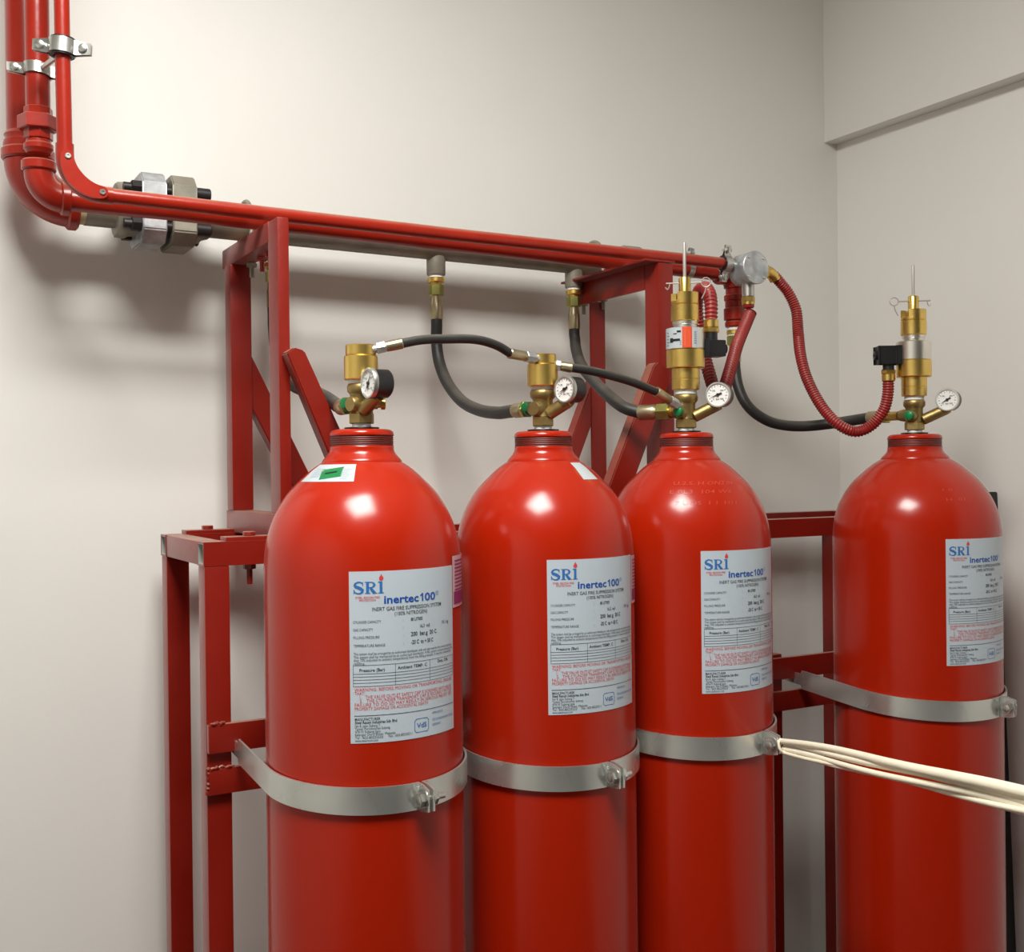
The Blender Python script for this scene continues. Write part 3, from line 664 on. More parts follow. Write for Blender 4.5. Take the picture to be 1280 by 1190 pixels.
# ---------------------------------------------------------------- steel bands round the cylinders
def cylinder_band(i, R, z0, ang, label, zr=1.2145):
    cx, cy = CX[i]; Rb = R + .0022; k = .075; h = .0345; th = .003; YB = 1.5925
    t = thing('cylinder_band', label, 'clamp', (cx, cy, 0), 'zinc steel bands round the cylinders'); t.location = (cx, cy, z0); ORG[t.name] = Vector((cx, cy, z0))
    def zc(y): return z0 + (y - cy) * k
    def ribbon(pts, hs):
        bm = new(); rows = []
        for j, (p, h_) in enumerate(zip(pts, hs)):
            a = pts[max(j - 1, 0)]; b = pts[min(j + 1, len(pts) - 1)]; d = Vector((b[0] - a[0], b[1] - a[1])).normalized(); nx, ny = d.y, -d.x
            z = zc(p[1]); rows.append([bm.verts.new((p[0] + nx * o, p[1] + ny * o, z + s * h_ / 2)) for o, s in ((0, -1), (th, -1), (th, 1), (0, 1))])
        for a, b in zip(rows, rows[1:]):
            for q in range(4): bm.faces.new((a[q], a[(q + 1) % 4], b[(q + 1) % 4], b[q]))
        bm.faces.new(rows[0]); bm.faces.new(list(reversed(rows[-1])))
        return bm
    am = math.radians(ang); g = math.radians(.9)
    L = [(cx - Rb, YB + .05), (cx - Rb, YB + .002), (cx - Rb, YB)] + [(cx - Rb, YB + (cy - YB) * q / 4) for q in range(1, 4)]
    L += [(cx + math.sin(a) * Rb, cy - math.cos(a) * Rb) for a in [-PI / 2 + (am - g + PI / 2) * q / 40 for q in range(41)]]
    e = math.sin(am - g), -math.cos(am - g)
    L += [(cx + e[0] * (Rb + .012), cy + e[1] * (Rb + .012)), (cx + e[0] * (Rb + .026), cy + e[1] * (Rb + .026))]
    hs = [.021, .021] + [h] * (len(L) - 3) + [h * .8]
    L2 = []
    obj('strap', ribbon(L, hs), STRAP, t, ang=30)
    Rr = [(cx + Rb, YB + .05), (cx + Rb, YB + .002), (cx + Rb, YB)] + [(cx + Rb, YB + (cy - YB) * q / 4) for q in range(1, 4)]
    Rr += [(cx + math.sin(a) * Rb, cy - math.cos(a) * Rb) for a in [PI / 2 - (PI / 2 - am - g) * q / 30 for q in range(31)]]
    e = math.sin(am + g), -math.cos(am + g)
    Rr += [(cx + e[0] * (Rb + .012), cy + e[1] * (Rb + .012)), (cx + e[0] * (Rb + .026), cy + e[1] * (Rb + .026))]
    # run it the other way so that the thickness stays outside
    hs = [.021, .021] + [h] * (len(Rr) - 3) + [h * .8]
    obj('strap', ribbon(Rr[::-1], hs[::-1]), STRAP, t, ang=30)
    er = Vector((math.sin(am), -math.cos(am), 0)); et = Vector((math.cos(am), math.sin(am), 0))
    c = Vector((cx, cy, 0)) + er * (Rb + .0155); c.z = zc(c.y)
    bm = new(); cyl(bm, c - et * .0065, c - et * .0050, .0125, 24); hexa(bm, c - et * .0130, c - et * .0065, .0098); lathe(bm, [(.0130, .0062), (.0135, .0050)], c, -et, 18)
    cyl(bm, c - et * .006, c + et * .026, .0042, 14)
    obj('bolt', bm, ZINC, t)
    bm = new(); cyl(bm, c + et * .0050, c + et * .0065, .0115, 24); hexa(bm, c + et * .0065, c + et * .0135, .0098)
    obj('nut', bm, ZINC, t)
    return t
cylinder_band(0, .1335, 1.2190, 8.6, 'zinc steel band round the leftmost cylinder')
cylinder_band(1, .1335, 1.2025, 9.5, 'zinc steel band round the second cylinder from the left')
cylinder_band(2, .1335, 1.2080, 18.5, 'zinc steel band with cream straps knotted to its bolt, on the third cylinder')
cylinder_band(3, .1460, 1.2145, 17.0, 'zinc steel band round the cylinder standing apart at right')

# ---------------------------------------------------------------- pipes
def bend(p0, corner, p1, rad, n=12):
    """points of a round bend between two straight runs"""
    p0, corner, p1 = Vector(p0), Vector(corner), Vector(p1)
    a = (p0 - corner).normalized(); b = (p1 - corner).normalized()
    s = corner + a * rad; e = corner + b * rad; c = corner + (a + b) * rad
    out = []
    for k in range(n + 1):
        q = k / n * PI / 2; out.append(c - b * rad * math.cos(q) - a * rad * math.sin(q))
    return out
MY = 1.87
def mz(x): return 2.0385 - (x - .45) * .0086
# big riser with elbow
t = thing('riser_pipe', 'thick red vertical pipe at the far left ending in a large elbow', 'pipe', (.2085, MY, CEIL))
obj('pipe', cyl(new(), (.2085, MY, 2.118), (.2085, MY, CEIL), .0302, 40), PIPER, t)
bm = new(); tube(bm, bend((.2085, MY, 2.2), (.2085, MY, 2.039), (.4, MY, 2.039), .060, 16), .0342, 36, True)
cyl(bm, (.2085, MY, 2.0985), (.2085, MY, 2.1165), .0385, 36, .003); cyl(bm, (.2620, MY, 2.039), (.2790, MY, 2.039), .0385, 36, .003)
obj('elbow', bm, PIPER, t)
bm = new(); lathe(bm, [(2.1165, .0340), (2.121, .0355), (2.127, .0345), (2.1285, .0315), (2.131, .0315), (2.136, .0340), (2.141, .0315)], (.2085, MY, 0), n=36)
obj('collar', bm, PIPER, t)
# manifold with outlets, flanges and end cap
t = thing('manifold_pipe', 'grey galvanised manifold pipe with bolted flanges, lying on the rack arms', 'pipe', (.8, MY, 2.0))
obj('pipe', cyl(new(), (.289, MY, mz(.289)), (1.315, MY, mz(1.315)), .0302, 40), GALV, t)
obj('thread_tape', cyl(new(), (.2785, MY, mz(.28)), (.2895, MY, mz(.28)), .0292, 36), CREAM, t, 'cream thread tape')
obj('end_cap', lathe(new(), [(0, .0320), (.002, .0350), (.036, .0350), (.042, .0300), (.0435, .010)], (1.300, MY, mz(1.3)), (1, 0, 0), 32), GALV, t)
for x in (.589, .892, 1.187):
    o_ = obj('outlet', lathe(new(), [(0, .0205), (.010, .0185), (.020, .0172), (.045, .0170), (.047, .0160), (.047, .008)], (x, MY, mz(x) - .011), (0, 0, -1), 28), GALV, t)
FZ = mz(.42); ax = (1, 0, 0)
obj('flange_hub', lathe(new(), [(0, .0310), (.001, .0405), (.004, .0432), (.015, .0440), (.021, .0400), (.034, .0385)], (.333, MY, FZ), ax, 36), GALV, t)
def octa(s, c): return [(-s, -s + c), (-s, s - c), (-s + c, s), (s - c, s), (s, s - c), (s, -s + c), (s - c, -s), (-s + c, -s)]
for x0, x1, m_ in ((.366, .403, GALVB), (.412, .450, GALV)):
    bm = new(); prism(bm, octa(.0555, .019), lambda u, v: Vector((x0, MY + u, FZ + v)), lambda u, v: Vector((x1, MY + u, FZ + v)))
    bmesh.ops.bevel(bm, geom=list(bm.edges), offset=.002, segments=2, affect='EDGES'); obj('flange', bm, m_, t)
obj('filler', cyl(new(), (.402, MY, FZ), (.413, MY, FZ), .050, 32), BOLTB, t, 'dark gasket between the flanges')  # dark disc that fills the gap between the two plates
obj('flange_hub', lathe(new(), [(0, .0420), (.015, .0420), (.020, .0370), (.030, .0340), (.034, .0310)], (.449, MY, FZ), ax, 36), GALV, t)
for dy in (-.040, .040):
    for dz in (-.028, .028):
        bm = new(); p = Vector((0, MY + dy, FZ + dz))
        cyl(bm, p + Vector((.450, 0, 0)), p + Vector((.4735, 0, 0)), .0108, 24, .0012)
        cyl(bm, p + Vector((.340, 0, 0)), p + Vector((.452, 0, 0)), .0078, 16)
        hexa(bm, p + Vector((.351, 0, 0)), p + Vector((.3665, 0, 0)), .0120)
        obj('flange_bolt', bm, BOLTB, t, 'black bolt')
# one inch pilot pipe
PY = 1.755
t = thing('branch_pipe', 'red medium pipe with a union nut, running behind the thin conduit', 'pipe', (.2115, 1.77, CEIL))
VX = .2115; VY = 1.77; HZ = 2.0245
obj('pipe', cyl(new(), (VX, VY, 2.14), (VX, VY, CEIL), .0168, 32), PIPER, t)
bm = new(); cyl(bm, (VX, VY, 2.138), (VX, VY, 2.152), .0198, 8, .001); obj('union_tail', bm, PIPER, t, ang=20)
bm = new(); hexa(bm, (VX, VY, 2.1195), (VX, VY, 2.1395), .0285, .35); obj('union_nut', bm, PIPER, t, ang=20)
bm = new(); cyl(bm, (VX, VY, 2.106), (VX, VY, 2.121), .0200, 8, .001); lathe(bm, [(2.086, .0165), (2.088, .0175), (2.092, .0205), (2.0985, .0205), (2.1015, .0172), (2.107, .0170)], (VX, VY, 0), n=28)
obj('union_seat', bm, PIPER, t, ang=30)
bm = new(); tube(bm, [Vector((VX, VY, 2.070))] + bend((VX, VY, 2.2), (VX, VY, HZ), (.5, VY, HZ), .034, 14) + [Vector((.250, VY, HZ))], .0205, 28); cyl(bm, (VX, VY, 2.0605), (VX, VY, 2.0755), .0240, 28, .002); cyl(bm, (.2400, VY, HZ), (.2535, VY, HZ), .0240, 28, .002)
obj('elbow', bm, PIPER, t)
bm = new(); tube(bm, [Vector((.250, VY, HZ)), Vector((.40, 1.760, 2.0230)), Vector((1.475, 1.752, 2.0055))], .0168, 28); obj('pipe', bm, PIPER, t)
bm = new(); tube(bm, bend((1.40, 1.752, 2.0055), (1.4875, 1.752, 2.0055), (1.4875, 1.752, 1.9), .028, 12), .0205, 28); cyl(bm, (1.446, 1.752, 2.0055), (1.461, 1.752, 2.0055), .0238, 28, .002)
obj('elbow', bm, PIPER, t)
bm = new(); lathe(bm, [(1.900, .0175), (1.902, .0190), (1.9095, .0190), (1.911, .0172), (1.913, .0172), (1.914, .0212), (1.936, .0212), (1.938, .0185), (1.951, .0185), (1.953, .0205), (1.962, .0205), (1.964, .0172), (1.985, .0172)], (1.4875, 1.752, 0), n=28)
obj('reducer', bm, PIPER, t, ang=30)
# thin conduit with an inspection elbow
CYc = 1.68
t = thing('conduit', 'thin red conduit with a screwed inspection elbow, nearest of the pipes', 'pipe', (.2345, CYc, CEIL))
bm = new(); tube(bm, [Vector((.2345, CYc, 2.07)), Vector((.2332, CYc, 2.21)), Vector((.2300, CYc, CEIL))], .0104, 24); obj('pipe', bm, PIPER, t)
bm = new(); tube(bm, [Vector((.288, CYc, 2.0150)), Vector((.85, CYc, 2.0095)), Vector((1.425, CYc, 2.0075))], .0106, 24); obj('pipe', bm, PIPER, t)
bm = new(); el = bend((.2345, CYc, 2.2), (.2345, CYc, 2.0150), (.5, CYc, 2.0150), .047, 16)
tube(bm, [Vector((.2345, CYc, 2.080))] + el + [Vector((.297, CYc, 2.0150))], .0122, 24); obj('inspection_elbow', bm, PIPER, t)
# its flat cover plate faces the room: a curved bar with round ends
mid = bend((.2355, CYc, 2.2), (.2355, CYc, 2.0155), (.5, CYc, 2.0155), .045, 14)
ctr = [(p.x, p.z) for p in mid]
wd = .0195
def fillet(c0, ang0, k): return (c0[0] + wd * .44 * math.cos(ang0 + PI * k / 8), c0[1] + wd * .44 * math.sin(ang0 + PI * k / 8))
La, Lb = stroke(ctr, [wd * (0.88 + .3 * math.sin(PI * i / (len(ctr) - 1))) for i in range(len(ctr))])
# rounded ends: pairs of points across the plate
ends0 = [(fillet(ctr[0], 0, k), fillet(ctr[0], 0, 8 - k)) for k in range(1, 4)]
pairs = [((ctr[0][0], ctr[0][1] + wd * .44),) * 2]
pairs = [(fillet(ctr[0], PI / 2, -k), fillet(ctr[0], PI / 2, k)) for k in (.3, 1, 2, 3)] + [(q, p) if p[0] < q[0] else (p, q) for p, q in list(zip(La, Lb))[:1]]
right0 = pairs[-1][0]
pairs += [((p, q) if (i == 0) else (p, q)) for i, (p, q) in enumerate(zip(La, Lb))][1:] if La[0] == right0 else [(q, p) for p, q in zip(La, Lb)][1:]
e_ = ctr[-1]; up_, dn_ = pairs[-1]
sgn = 1 if up_[1] > dn_[1] else -1
pairs += [((e_[0] + wd * .44 * math.sin(PI * k / 8), e_[1] + sgn * wd * .44 * math.cos(PI * k / 8)), (e_[0] + wd * .44 * math.sin(PI * k / 8), e_[1] - sgn * wd * .44 * math.cos(PI * k / 8))) for k in (1, 2, 3, 3.7)]
bm = new(); rows = []
for p, q in pairs:
    rows.append([bm.verts.new((p[0], CYc - .0155, p[1])), bm.verts.new((q[0], CYc - .0155, q[1])), bm.verts.new((q[0], CYc - .0090, q[1])), bm.verts.new((p[0], CYc - .0090, p[1]))])
for p, q in zip(rows, rows[1:]):
    for k in range(4): bm.faces.new((p[k], p[(k + 1) % 4], q[(k + 1) % 4], q[k]))
bm.faces.new(rows[0]); bm.faces.new(list(reversed(rows[-1])))
cv = obj('elbow_cover', bm, PIPER, t, ang=30)
for x, z in (ctr[0], ctr[-1]):
    bm = new(); lathe(bm, [(0, .0042), (.0012, .0042), (.002, .0034), (.002, .0018), (.0008, .0016)], (x + .001, CYc - .0155, z), (0, -1, 0), 18); obj('screw', bm, ZINC, cv, 'shiny screw head')
bm = new(); put_text(bm, lambda u, v: Vector((.2520 + (u - v) * .707, CYc - .0160, 2.0465 - (u + v) * .707 + v * 1.414)), 'GI 20', 0, -.003, .0085, .0235, .0)
obj('raised_lettering', bm, PIPER, cv, recalc=False)

# ---------------------------------------------------------------- pipe clamps
def ring_clamp(name, label, c, axis, R, ears, width=.018, rubber=True, ear_l=.024, tilt=None):
    """split ring clamp: two half rings with bolted ears; ears = direction of the ears"""
    c = Vector(c); a = Vector(axis).normalized(); e = Vector(ears).normalized(); n = a.cross(e).normalized()
    t = thing(name, label, 'pipe clamp', c)
    if rubber:
        bm = new(); P = []
        lathe(bm, [(-width * .62, R), (-width * .62, R + .0042), (width * .62, R + .0042), (width * .62, R)], c, a, 32, cap=False)
        obj('rubber_lining', bm, BLACK, t, 'black rubber lining')
    Ro = R + (.0042 if rubber else .0006)
    for s in (1, -1):
        pts = [e * (Ro + ear_l) + n * s * .0022, e * (Ro + .004) + n * s * .0022]
        a0 = math.asin(min(.99, .0045 / Ro))
        for k in range(17):
            q = a0 + (PI - 2 * a0) * k / 16; pts.append(e * math.cos(q) * Ro + n * s * math.sin(q) * Ro)
        pts += [-e * (Ro + .004) + n * s * .0022, -e * (Ro + ear_l) + n * s * .0022]
        bm = new(); rows = []
        for j, p in enumerate(pts):
            pa = pts[max(j - 1, 0)]; pb = pts[min(j + 1, len(pts) - 1)]; d = (pb - pa).normalized(); o = d.cross(a).normalized()
            if o.dot(n * s) < 0: o = -o
            hw = width / 2 * (.75 if j in (0, len(pts) - 1) else 1)
            rows.append([bm.verts.new(c + p + o * q + a * w_) for q, w_ in ((0, -hw), (.0018, -hw), (.0018, hw), (0, hw))])
        for p, q in zip(rows, rows[1:]):
            for k in range(4): bm.faces.new((p[k], p[(k + 1) % 4], q[(k + 1) % 4], q[k]))
        bm.faces.new(rows[0]); bm.faces.new(list(reversed(rows[-1])))
        obj('half_ring', bm, ZINC, t, ang=30)
    for s in (1, -1):
        p = c + e * s * (Ro + ear_l * .55); bm = new()
        lathe(bm, [(-.011, .0032), (-.004, .0032), (-.004, .0060), (.004, .0060), (.0041, .0062), (.0075, .0058), (.0085, .0035)], p, n if n.dot(Vector((0, -1, 0))) > 0 else -n, 16)
        obj('clamp_screw', bm, ZINC, t)
    return t
ring_clamp('pipe_clamp', 'zinc split clamp with black rubber lining on the thin vertical conduit, top left', (.2331, CYc, 2.2135), (.06, 0, 1), .0125, (.86, -.42, -.08), .020, True, .023)
t2 = ring_clamp('pipe_clamp', 'zinc split clamp on the medium vertical pipe, top left, below the rubber lined clamp', (.2115, 1.77, 2.2055), (0, .10, 1), .0168, (.94, -.30, -.10), .016, False, .024)
bm = new(); cyl(bm, (.2165, 1.752, 2.206), (.2325, 1.6975, 2.2100), .0042, 14); obj('spacer_stud', bm, ZINC, t2)
ring_clamp('pipe_clamp', 'zinc clamp with black rubber lining beside the round junction box', (1.4055, CYc, 2.0076), (1, 0, 0), .0100, (0, -.22, 1), .014, True, .020)
t2 = ring_clamp('pipe_clamp', 'grey zinc clamp hugging the medium pipe behind the sticker valve', (1.372, 1.7525, 2.0072), (1, .0, 0), .0170, (0, -.35, 1), .012, False, .022)
# U-bolts over the manifold and the pilot pipe
def u_bolt(label, x, y, z, R, m, base):
    t = thing('u_bolt', label, 'u-bolt', (x, y, base), 'u-bolts on the rack arms')
    p = [Vector((x, y - R, base - .055))] + [Vector((x, y - R * math.cos(q), z + R * math.sin(q))) for q in [PI * k / 14 for k in range(15)]] + [Vector((x, y + R, base - .055))]
    bm = new(); tube(bm, p, .0040, 12); obj('bent_rod', bm, m, t)
    for s in (-1, 1):
        bm = new(); hexa(bm, (x, y + R * s, base - .0385), (x, y + R * s, base - .0315), .0085); obj('nut', bm, m, t)
u_bolt('grey u-bolt over the galvanised manifold on the left rack arm', .5420, MY, mz(.54), .0345, GALV, 1.997)
u_bolt('red u-bolt over the medium pipe on the left rack arm', .5415, 1.756, 2.0155, .0208, PIPER, 1.997)
u_bolt('grey u-bolt over the galvanised manifold near the right rack arm', 1.2320, MY, mz(1.23), .0345, GALV, 1.985)

# ---------------------------------------------------------------- hoses
def hose_end(t, p, d, r=.0105, ln=.026, cap=True, green=False, hx=.012):
    """crimped ferrule and hex nut; p = where the rubber ends, d = direction away from the hose"""
    d = Vector(d).normalized(); p = Vector(p)
    bm = new(); lathe(bm, [(-.004, r * .98), (-.003, r * 1.13), (ln * .8, r * 1.13), (ln * .86, r * 1.05), (ln, r * .8)], p, d, 24); obj('ferrule', bm, FERR, t)
    bm = new(); hexa(bm, p + d * ln, p + d * (ln + hx), r * 1.3); obj('hex_nut', bm, OLIVE, t)
def manifold_hose(label, x, path, port, cap=True):
    t = thing('discharge_hose', label, 'hose', (x, MY, mz(x) - .058), 'black discharge hoses')
    z = mz(x) - .058
    obj('thread_tape', cyl(new(), (x, MY, z - .0045), (x, MY, z), .0135, 24), TAPE, t, 'white thread tape')
    bm = new(); cyl(bm, (x, MY, z - .0135), (x, MY, z - .0045), .0158, 28, .0012); lathe(bm, [(z - .0175, .0105), (z - .0135, .0105)], (x, MY, 0), n=20); obj('adapter', bm, BRASS, t)
    bm = new(); hexa(bm, (x, MY, z - .0375), (x, MY, z - .0175), .0138); obj('hex_nut', bm, OLIVE, t)
    bm = new(); lathe(bm, [(z - .080, .0112), (z - .078, .0118), (z - .052, .0118), (z - .049, .0108), (z - .0375, .0100)], (x, MY, 0), n=24); obj('ferrule', bm, FERR, t)
    P = [Vector((x, MY, z - .076)), Vector((x, MY, z - .090))] + [Vector(p) for p in path]
    sm = smooth_path(P, .008); bm = new(); tube(bm, sm, .0104, 20); obj('rubber_hose', bm, RUBBER, t)
    d = Vector((port[0], port[1], 0)) - Vector((P[-1].x, P[-1].y, 0)); 
    if cap: hose_end(t, P[-1], d, .0104, .024, hx=.010)
    if not cap: hose_end(t, P[-1], d, .0112, .030, hx=.022)
    g = P[-1] + d.normalized() * .040
    bm = new(); lathe(bm, [(-.007, .0085), (.018, .0085)], g, d, 18); obj('union_stub', bm, BRASS, t)
    if not cap: return t
    bm = new(); lathe(bm, [(-.004, .0098), (-.0035, .0108), (.0035, .0108), (.004, .0098)], g, d, 20)
    lathe(bm, [(-.001, .0072), (.0055, .0068), (.0062, .0055)], g + Vector((-.0075, -.004, .002)), (-1, -.5, .1), 16)
    obj('green_cap', bm, GREEN, t, 'green cap')
    return t
manifold_hose('black hose half hidden by the left upright, to the leftmost cylinder', .589, [(.589, 1.868, 1.86), (.588, 1.848, 1.81), (.587, 1.795, 1.773), (.586, 1.735, 1.755), (.590, 1.6713, 1.7438), (.5945, 1.633, 1.7330), (.595, 1.600, 1.7230), (.590, 1.565, 1.7160), (.587, 1.550, 1.7150)], CX[0])
manifold_hose('black hose hanging freely from the manifold to the second cylinder', .892, [(.892, 1.871, 1.8526), (.891, 1.857, 1.815), (.889, 1.8198, 1.776), (.886, 1.7579, 1.7411), (.884, 1.6889, 1.7223), (.881, 1.6219, 1.7148), (.880, 1.588, 1.7147), (.878, 1.552, 1.715)], CX[1])
H3 = [(1.186, 1.866, 1.873), (1.178, 1.850, 1.852), (1.152, 1.79, 1.8150), (1.116, 1.69, 1.7755), (1.0955, 1.62, 1.7480), (1.093, 1.574, 1.7260), (1.103, 1.557, 1.7185), (1.1125, 1.547, 1.7150)]
manifold_hose('black hose bending in front of the right uprights to the third cylinder', 1.187, H3, CX[2], False)
t = thing('discharge_hose', 'black hose sagging from the red reducer to the cylinder standing apart', 'hose', (1.4875, 1.752, 1.90), 'black discharge hoses')
X4, Y4 = 1.4875, 1.752
obj('thread_tape', cyl(new(), (X4, Y4, 1.894), (X4, Y4, 1.9005), .0150, 24), TAPE, t, 'white thread tape')
obj('adapter', cyl(new(), (X4, Y4, 1.885), (X4, Y4, 1.894), .0160, 28, .001), BRASS, t)
obj('seal_ring', cyl(new(), (X4, Y4, 1.8825), (X4, Y4, 1.885), .0145, 24), TAPE, t)
bm = new(); hexa(bm, (X4, Y4, 1.8645), (X4, Y4, 1.8825), .0155); obj('hex_nut', bm, OLIVE, t)
bm = new(); cyl(bm, (X4, Y4, 1.832), (X4, Y4, 1.8645), .0118, 24, .001); obj('ferrule', bm, FERR, t)
P4 = [(X4, Y4, 1.838), (1.486, 1.75, 1.82), (1.482, 1.738, 1.785), (1.485, 1.724, 1.754), (1.497, 1.712, 1.732), (1.516, 1.70, 1.716), (1.537, 1.69, 1.707), (1.568, 1.675, 1.702), (1.600, 1.655, 1.7025), (1.630, 1.622, 1.707), (1.648, 1.582, 1.712), (1.651, 1.556, 1.7145)]
bm = new(); tube(bm, smooth_path(P4, .008), .0104, 20); obj('rubber_hose', bm, RUBBER, t)
d = Vector((CX[3][0] - 1.651, CX[3][1] - 1.556, 0)); hose_end(t, (1.651, 1.556, 1.7145), d, .0104, .028, hx=.012)
bm = new(); lathe(bm, [(.038, .0085), (.066, .0085)], (1.651, 1.556, 1.7145), d, 18); obj('union_stub', bm, BRASS, t)
# green seal caps on the left-hand bosses of the two actuated valves
for i in (2, 3):
    x, y = CX[i]; o = lathe(new(), [(0, .0085), (.006, .0080), (.0075, .006)], Vector((x, y, NT + .034)) + Vector((-1, -.35, 0)).normalized() * .0205, (-1, -.35, 0), 20)
    c_ = obj('green_cap', o, GREEN, None); v = (v3, v4)[i - 2]
    for vert in c_.data.vertices: vert.co -= Vector((x, y, 0))
    c_.parent = v; c_.location.z = -NT; c_['label'] = 'green cap on the side boss'
# pilot hoses between the valve caps
def pilot_hose(label, pts, lead0, lead1):
    t = thing('pilot_hose', label, 'hose', pts[0], 'thin black pilot hoses')
    P = [Vector(p) for p in pts]
    bm = new(); tube(bm, smooth_path(P, .006), .0066, 18); obj('rubber_hose', bm, RUBBER, t)
    for p, q in ((P[0], lead0), (P[-1], lead1)):
        q = Vector(q); d = q - p; L_ = d.length; d.normalize()
        bm = new(); lathe(bm, [(-.003, .0068), (-.002, .0078), (L_ * .50, .0074), (L_ * .54, .0060)], p, d, 20); obj('ferrule', bm, FERR, t)
        bm = new(); hexa(bm, p + d * L_ * .52, p + d * L_ * .84, .0082); cyl(bm, p + d * L_ * .84, q, .0058, 14); obj('hex_nut', bm, GALVB, t)
    return t
pilot_hose('thin black pilot hose arching from the first valve to the second', [(.629, 1.434, 1.796), (.662, 1.436, 1.803), (.697, 1.438, 1.806), (.746, 1.44, 1.808), (.781, 1.442, 1.802), (.808, 1.446, 1.791)], (.592, 1.446, 1.7875), (.864, 1.460, 1.7865))
pilot_hose('thin black pilot hose sloping from the second valve down to the third', [(.912, 1.449, 1.7745), (.941, 1.445, 1.771), (.973, 1.445, 1.766), (1.023, 1.447, 1.756), (1.074, 1.452, 1.742)], (.8885, 1.462, 1.779), (1.134, 1.470, 1.720))

# ---------------------------------------------------------------- junction box and flexible conduits
bx, by, bz = 1.4500, 1.668, 1.998
t = thing('junction_box', 'round grey metal junction box at the right end of the conduit', 'junction box', (bx, by, bz))
obj('box_body', lathe(new(), [(-.024, .026), (-.022, .0298), (.018, .0305)], (bx, by, bz), (0, -1, 0), 40), GALVB, t)
lid = obj('lid', lathe(new(), [(.018, .0312), (.0225, .0312), (.0240, .0300), (.0240, .010)], (bx, by, bz), (0, -1, 0), 40), GALVB, t)
for q in (45, 135, 225, 315):
    bm = new(); lathe(bm, [(0, .0028), (.0016, .0024)], (bx + math.cos(math.radians(q)) * .0255, by - .024, bz + math.sin(math.radians(q)) * .0255), (0, -1, 0), 12); obj('screw', bm, ZINC, lid)
for p, q in (((bx, by, bz - .052), (bx, by, bz - .026)), ((bx + .026, by, bz), (bx + .041, by, bz)), ((bx - .034, CYc, bz + .0095), (bx - .024, CYc, bz + .0095))):
    obj('spout', cyl(new(), p, q, .0115, 24, .0008), ZINC, t)
bm = new(); hexa(bm, (bx, by, bz - .062), (bx, by, bz - .052), .0128); cyl(bm, (bx, by, bz - .067), (bx, by, bz - .062), .0118, 24); obj('gland_nut', bm, BRASS, t, 'brass gland nut')
bm = new(); tube(bm, bend((bx + .040, by, bz), (bx + .071, by, bz), (bx + .071, by, bz - .05), .028, 10)[:8], .0112, 20); hexa(bm, (bx + .040, by, bz), (bx + .047, by, bz), .0128); obj('gland_elbow', bm, BRASS, t, 'brass bent gland')
bm = new(); lathe(bm, [(0, .0110), (-.004, .0112), (-.0065, .0098), (-.0050, .0085), (0, .0085)], (bx, by, bz - .067), (0, 0, 1), 24, cap=False)
ob = obj('torn_sleeve', bm, BRAID, t, 'torn red end of the conduit sleeve')
C4 = [(1.5145, 1.668, 1.9915), (1.529, 1.666, 1.978), (1.545, 1.66, 1.957), (1.554, 1.65, 1.924), (1.549, 1.64, 1.881), (1.536, 1.62, 1.834), (1.533, 1.6, 1.787), (1.538, 1.57, 1.736), (1.549, 1.54, 1.701), (1.573, 1.52, 1.686), (1.596, 1.502, 1.697), (1.610, 1.486, 1.724), (1.6145, 1.480, 1.752), (1.6150, 1.479, 1.7785)]
bm = new(); corrugated(bm, C4, .0109, .0048, .0020)
tag(obj('flexible_conduit', bm, BRAID, None, ang=80), 'dark red ribbed conduit looping from the junction box to the right-hand valve', 'conduit', 'red ribbed conduits')
C3 = [(1.1943, 1.465, 1.8620), (1.198, 1.469, 1.887), (1.204, 1.48, 1.908), (1.211, 1.50, 1.922), (1.222, 1.53, 1.921), (1.231, 1.547, 1.900), (1.239, 1.552, 1.862), (1.243, 1.545, 1.82), (1.240, 1.528, 1.784), (1.235, 1.510, 1.757), (1.237, 1.500, 1.744), (1.256, 1.508, 1.756), (1.289, 1.53, 1.793), (1.331, 1.562, 1.837), (1.382, 1.60, 1.878), (1.421, 1.626, 1.9125)]
t = thing('flexible_conduit', 'red ribbed conduit with a cut end below the junction box, looped behind a valve', 'conduit', C3[0], 'red ribbed conduits')
bm = new(); corrugated(bm, C3, .0114, .0066, .0026, cap=False)
e = Vector(C3[-1]); d = (Vector(C3[-1]) - Vector(C3[-2])).normalized()
tw = Vector((-.62, -.78, -.05)); tw = (tw - d * tw.dot(d)).normalized()      # the end is cut slanting towards the room
for v in bm.verts:
    q = (v.co - e).dot(d)
    if q > -.014 and (v.co - e).length < .022: v.co -= d * (.0095 * max(0, (v.co - e).dot(tw) / .0114 + .25) * (1 + q / .014))
cc = obj('ribbed_tube', bm, BRAID, t, ang=80)
nrm = (d + tw * .80).normalized(); oc = e - d * .0030
bm = new(); ring_ = []
A0, B0, C0 = frame(d)
for k in range(20):
    o = (B0 * math.cos(k * PI / 10) + C0 * math.sin(k * PI / 10)) * .0094
    ring_.append(bm.verts.new(oc + o - d * (.0090 * max(0, o.dot(tw) / .0114 + .25))))
bm.faces.new(ring_); obj('dark_opening', bm, BLACK, t, 'black disc for the shade inside the cut end')  # black disc: the shade inside the hollow end, put into the colour

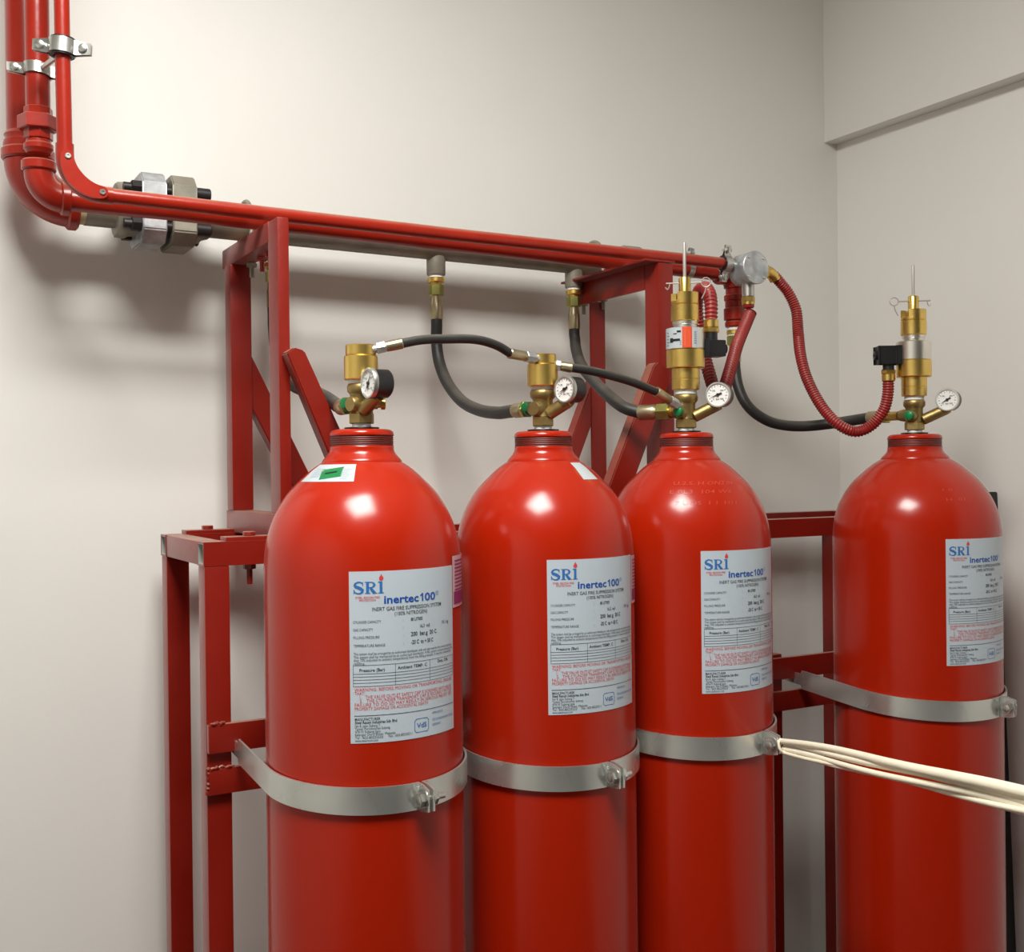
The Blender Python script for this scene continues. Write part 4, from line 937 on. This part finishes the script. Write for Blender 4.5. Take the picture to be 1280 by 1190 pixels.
# ---------------------------------------------------------------- black board and cream straps
bm = new(); pts = [(1.5365, 1.5672), (1.4995, .60), (1.478, 0.0)]
def yb(z): return 1.478 + (1.5365 - 1.478) * z / 1.567
ZT = 1.5672
va = []
for x in (1.955, 1.9865):
    for z in (0.0, ZT):
        for dy in (0, .12): va.append(bm.verts.new((x, yb(z) + dy, z)))
for f in ((0, 1, 3, 2), (4, 6, 7, 5), (0, 2, 6, 4), (1, 5, 7, 3), (2, 3, 7, 6), (0, 4, 5, 1)): bm.faces.new([va[i] for i in f])
bmesh.ops.recalc_face_normals(bm, faces=bm.faces)
bmesh.ops.bevel(bm, geom=list(bm.edges), offset=.0015, segments=2, affect='EDGES')
tag(obj('black_board', bm, PANELB, None), 'narrow black board leaning on the right wall behind the lone cylinder', 'board')
t = thing('tie_strap', 'cream fabric straps tied to the third cylinder band and pulled to the right', 'strap', (1.199, 1.318, 1.195))
S0 = Vector((1.2045, 1.3205, 1.196)); E = Vector((1.150, .850, 1.2345))
def strand(z0, z1, y0, y1, r0_, r1_, sag, m, wob):
    P = []
    for k in range(9):
        q = k / 8; p = S0.lerp(E, q); p = p + Vector((0.004 * math.sin(q * 7 + wob), 0, z0 + (z1 - z0) * q + sag * math.sin(PI * q) + .0012 * math.sin(q * 9 + wob)))
        p += Vector((.86, -.5, 0)) * (y0 + (y1 - y0) * q); P.append(p)
    d = (P[-1] - P[-2]); P.append(P[-1] + d * 2)
    sm = smooth_path(P, .015); L_ = sum((b - a).length for a, b in zip(sm, sm[1:]))
    bm = new(); tube(bm, sm, lambda s: r0_ + (r1_ - r0_) * min(1, s / L_ * 1.1), 12); obj('strand', bm, m, t)
strand(.0070, .0085, .000, 0, .0042, .0085, .004, ROPE, 0)
strand(.0030, .0005, .006, .003, .0032, .0070, .002, ROPE, 2)
strand(-.0065, -.0065, .000, .0, .0038, .0048, .000, ROPE, 1)
strand(-.0090, -.0115, .003, .002, .0026, .0040, -.001, ROPE, 4)
strand(-.0095, -.0150, .004, .005, .0015, .0024, -.001, ROPEP, 3)
bm = new(); c = Vector((1.2030, 1.3175, 1.1965))
rp = [c + Vector((.006 * math.cos(q), .003 * math.sin(q), .009 * math.sin(q))) for q in [2 * PI * k / 20 for k in range(21)]]
tube(bm, rp, .0022, 10); obj('knot_loop', bm, ROPE, t)
bpy.context.view_layer.update()
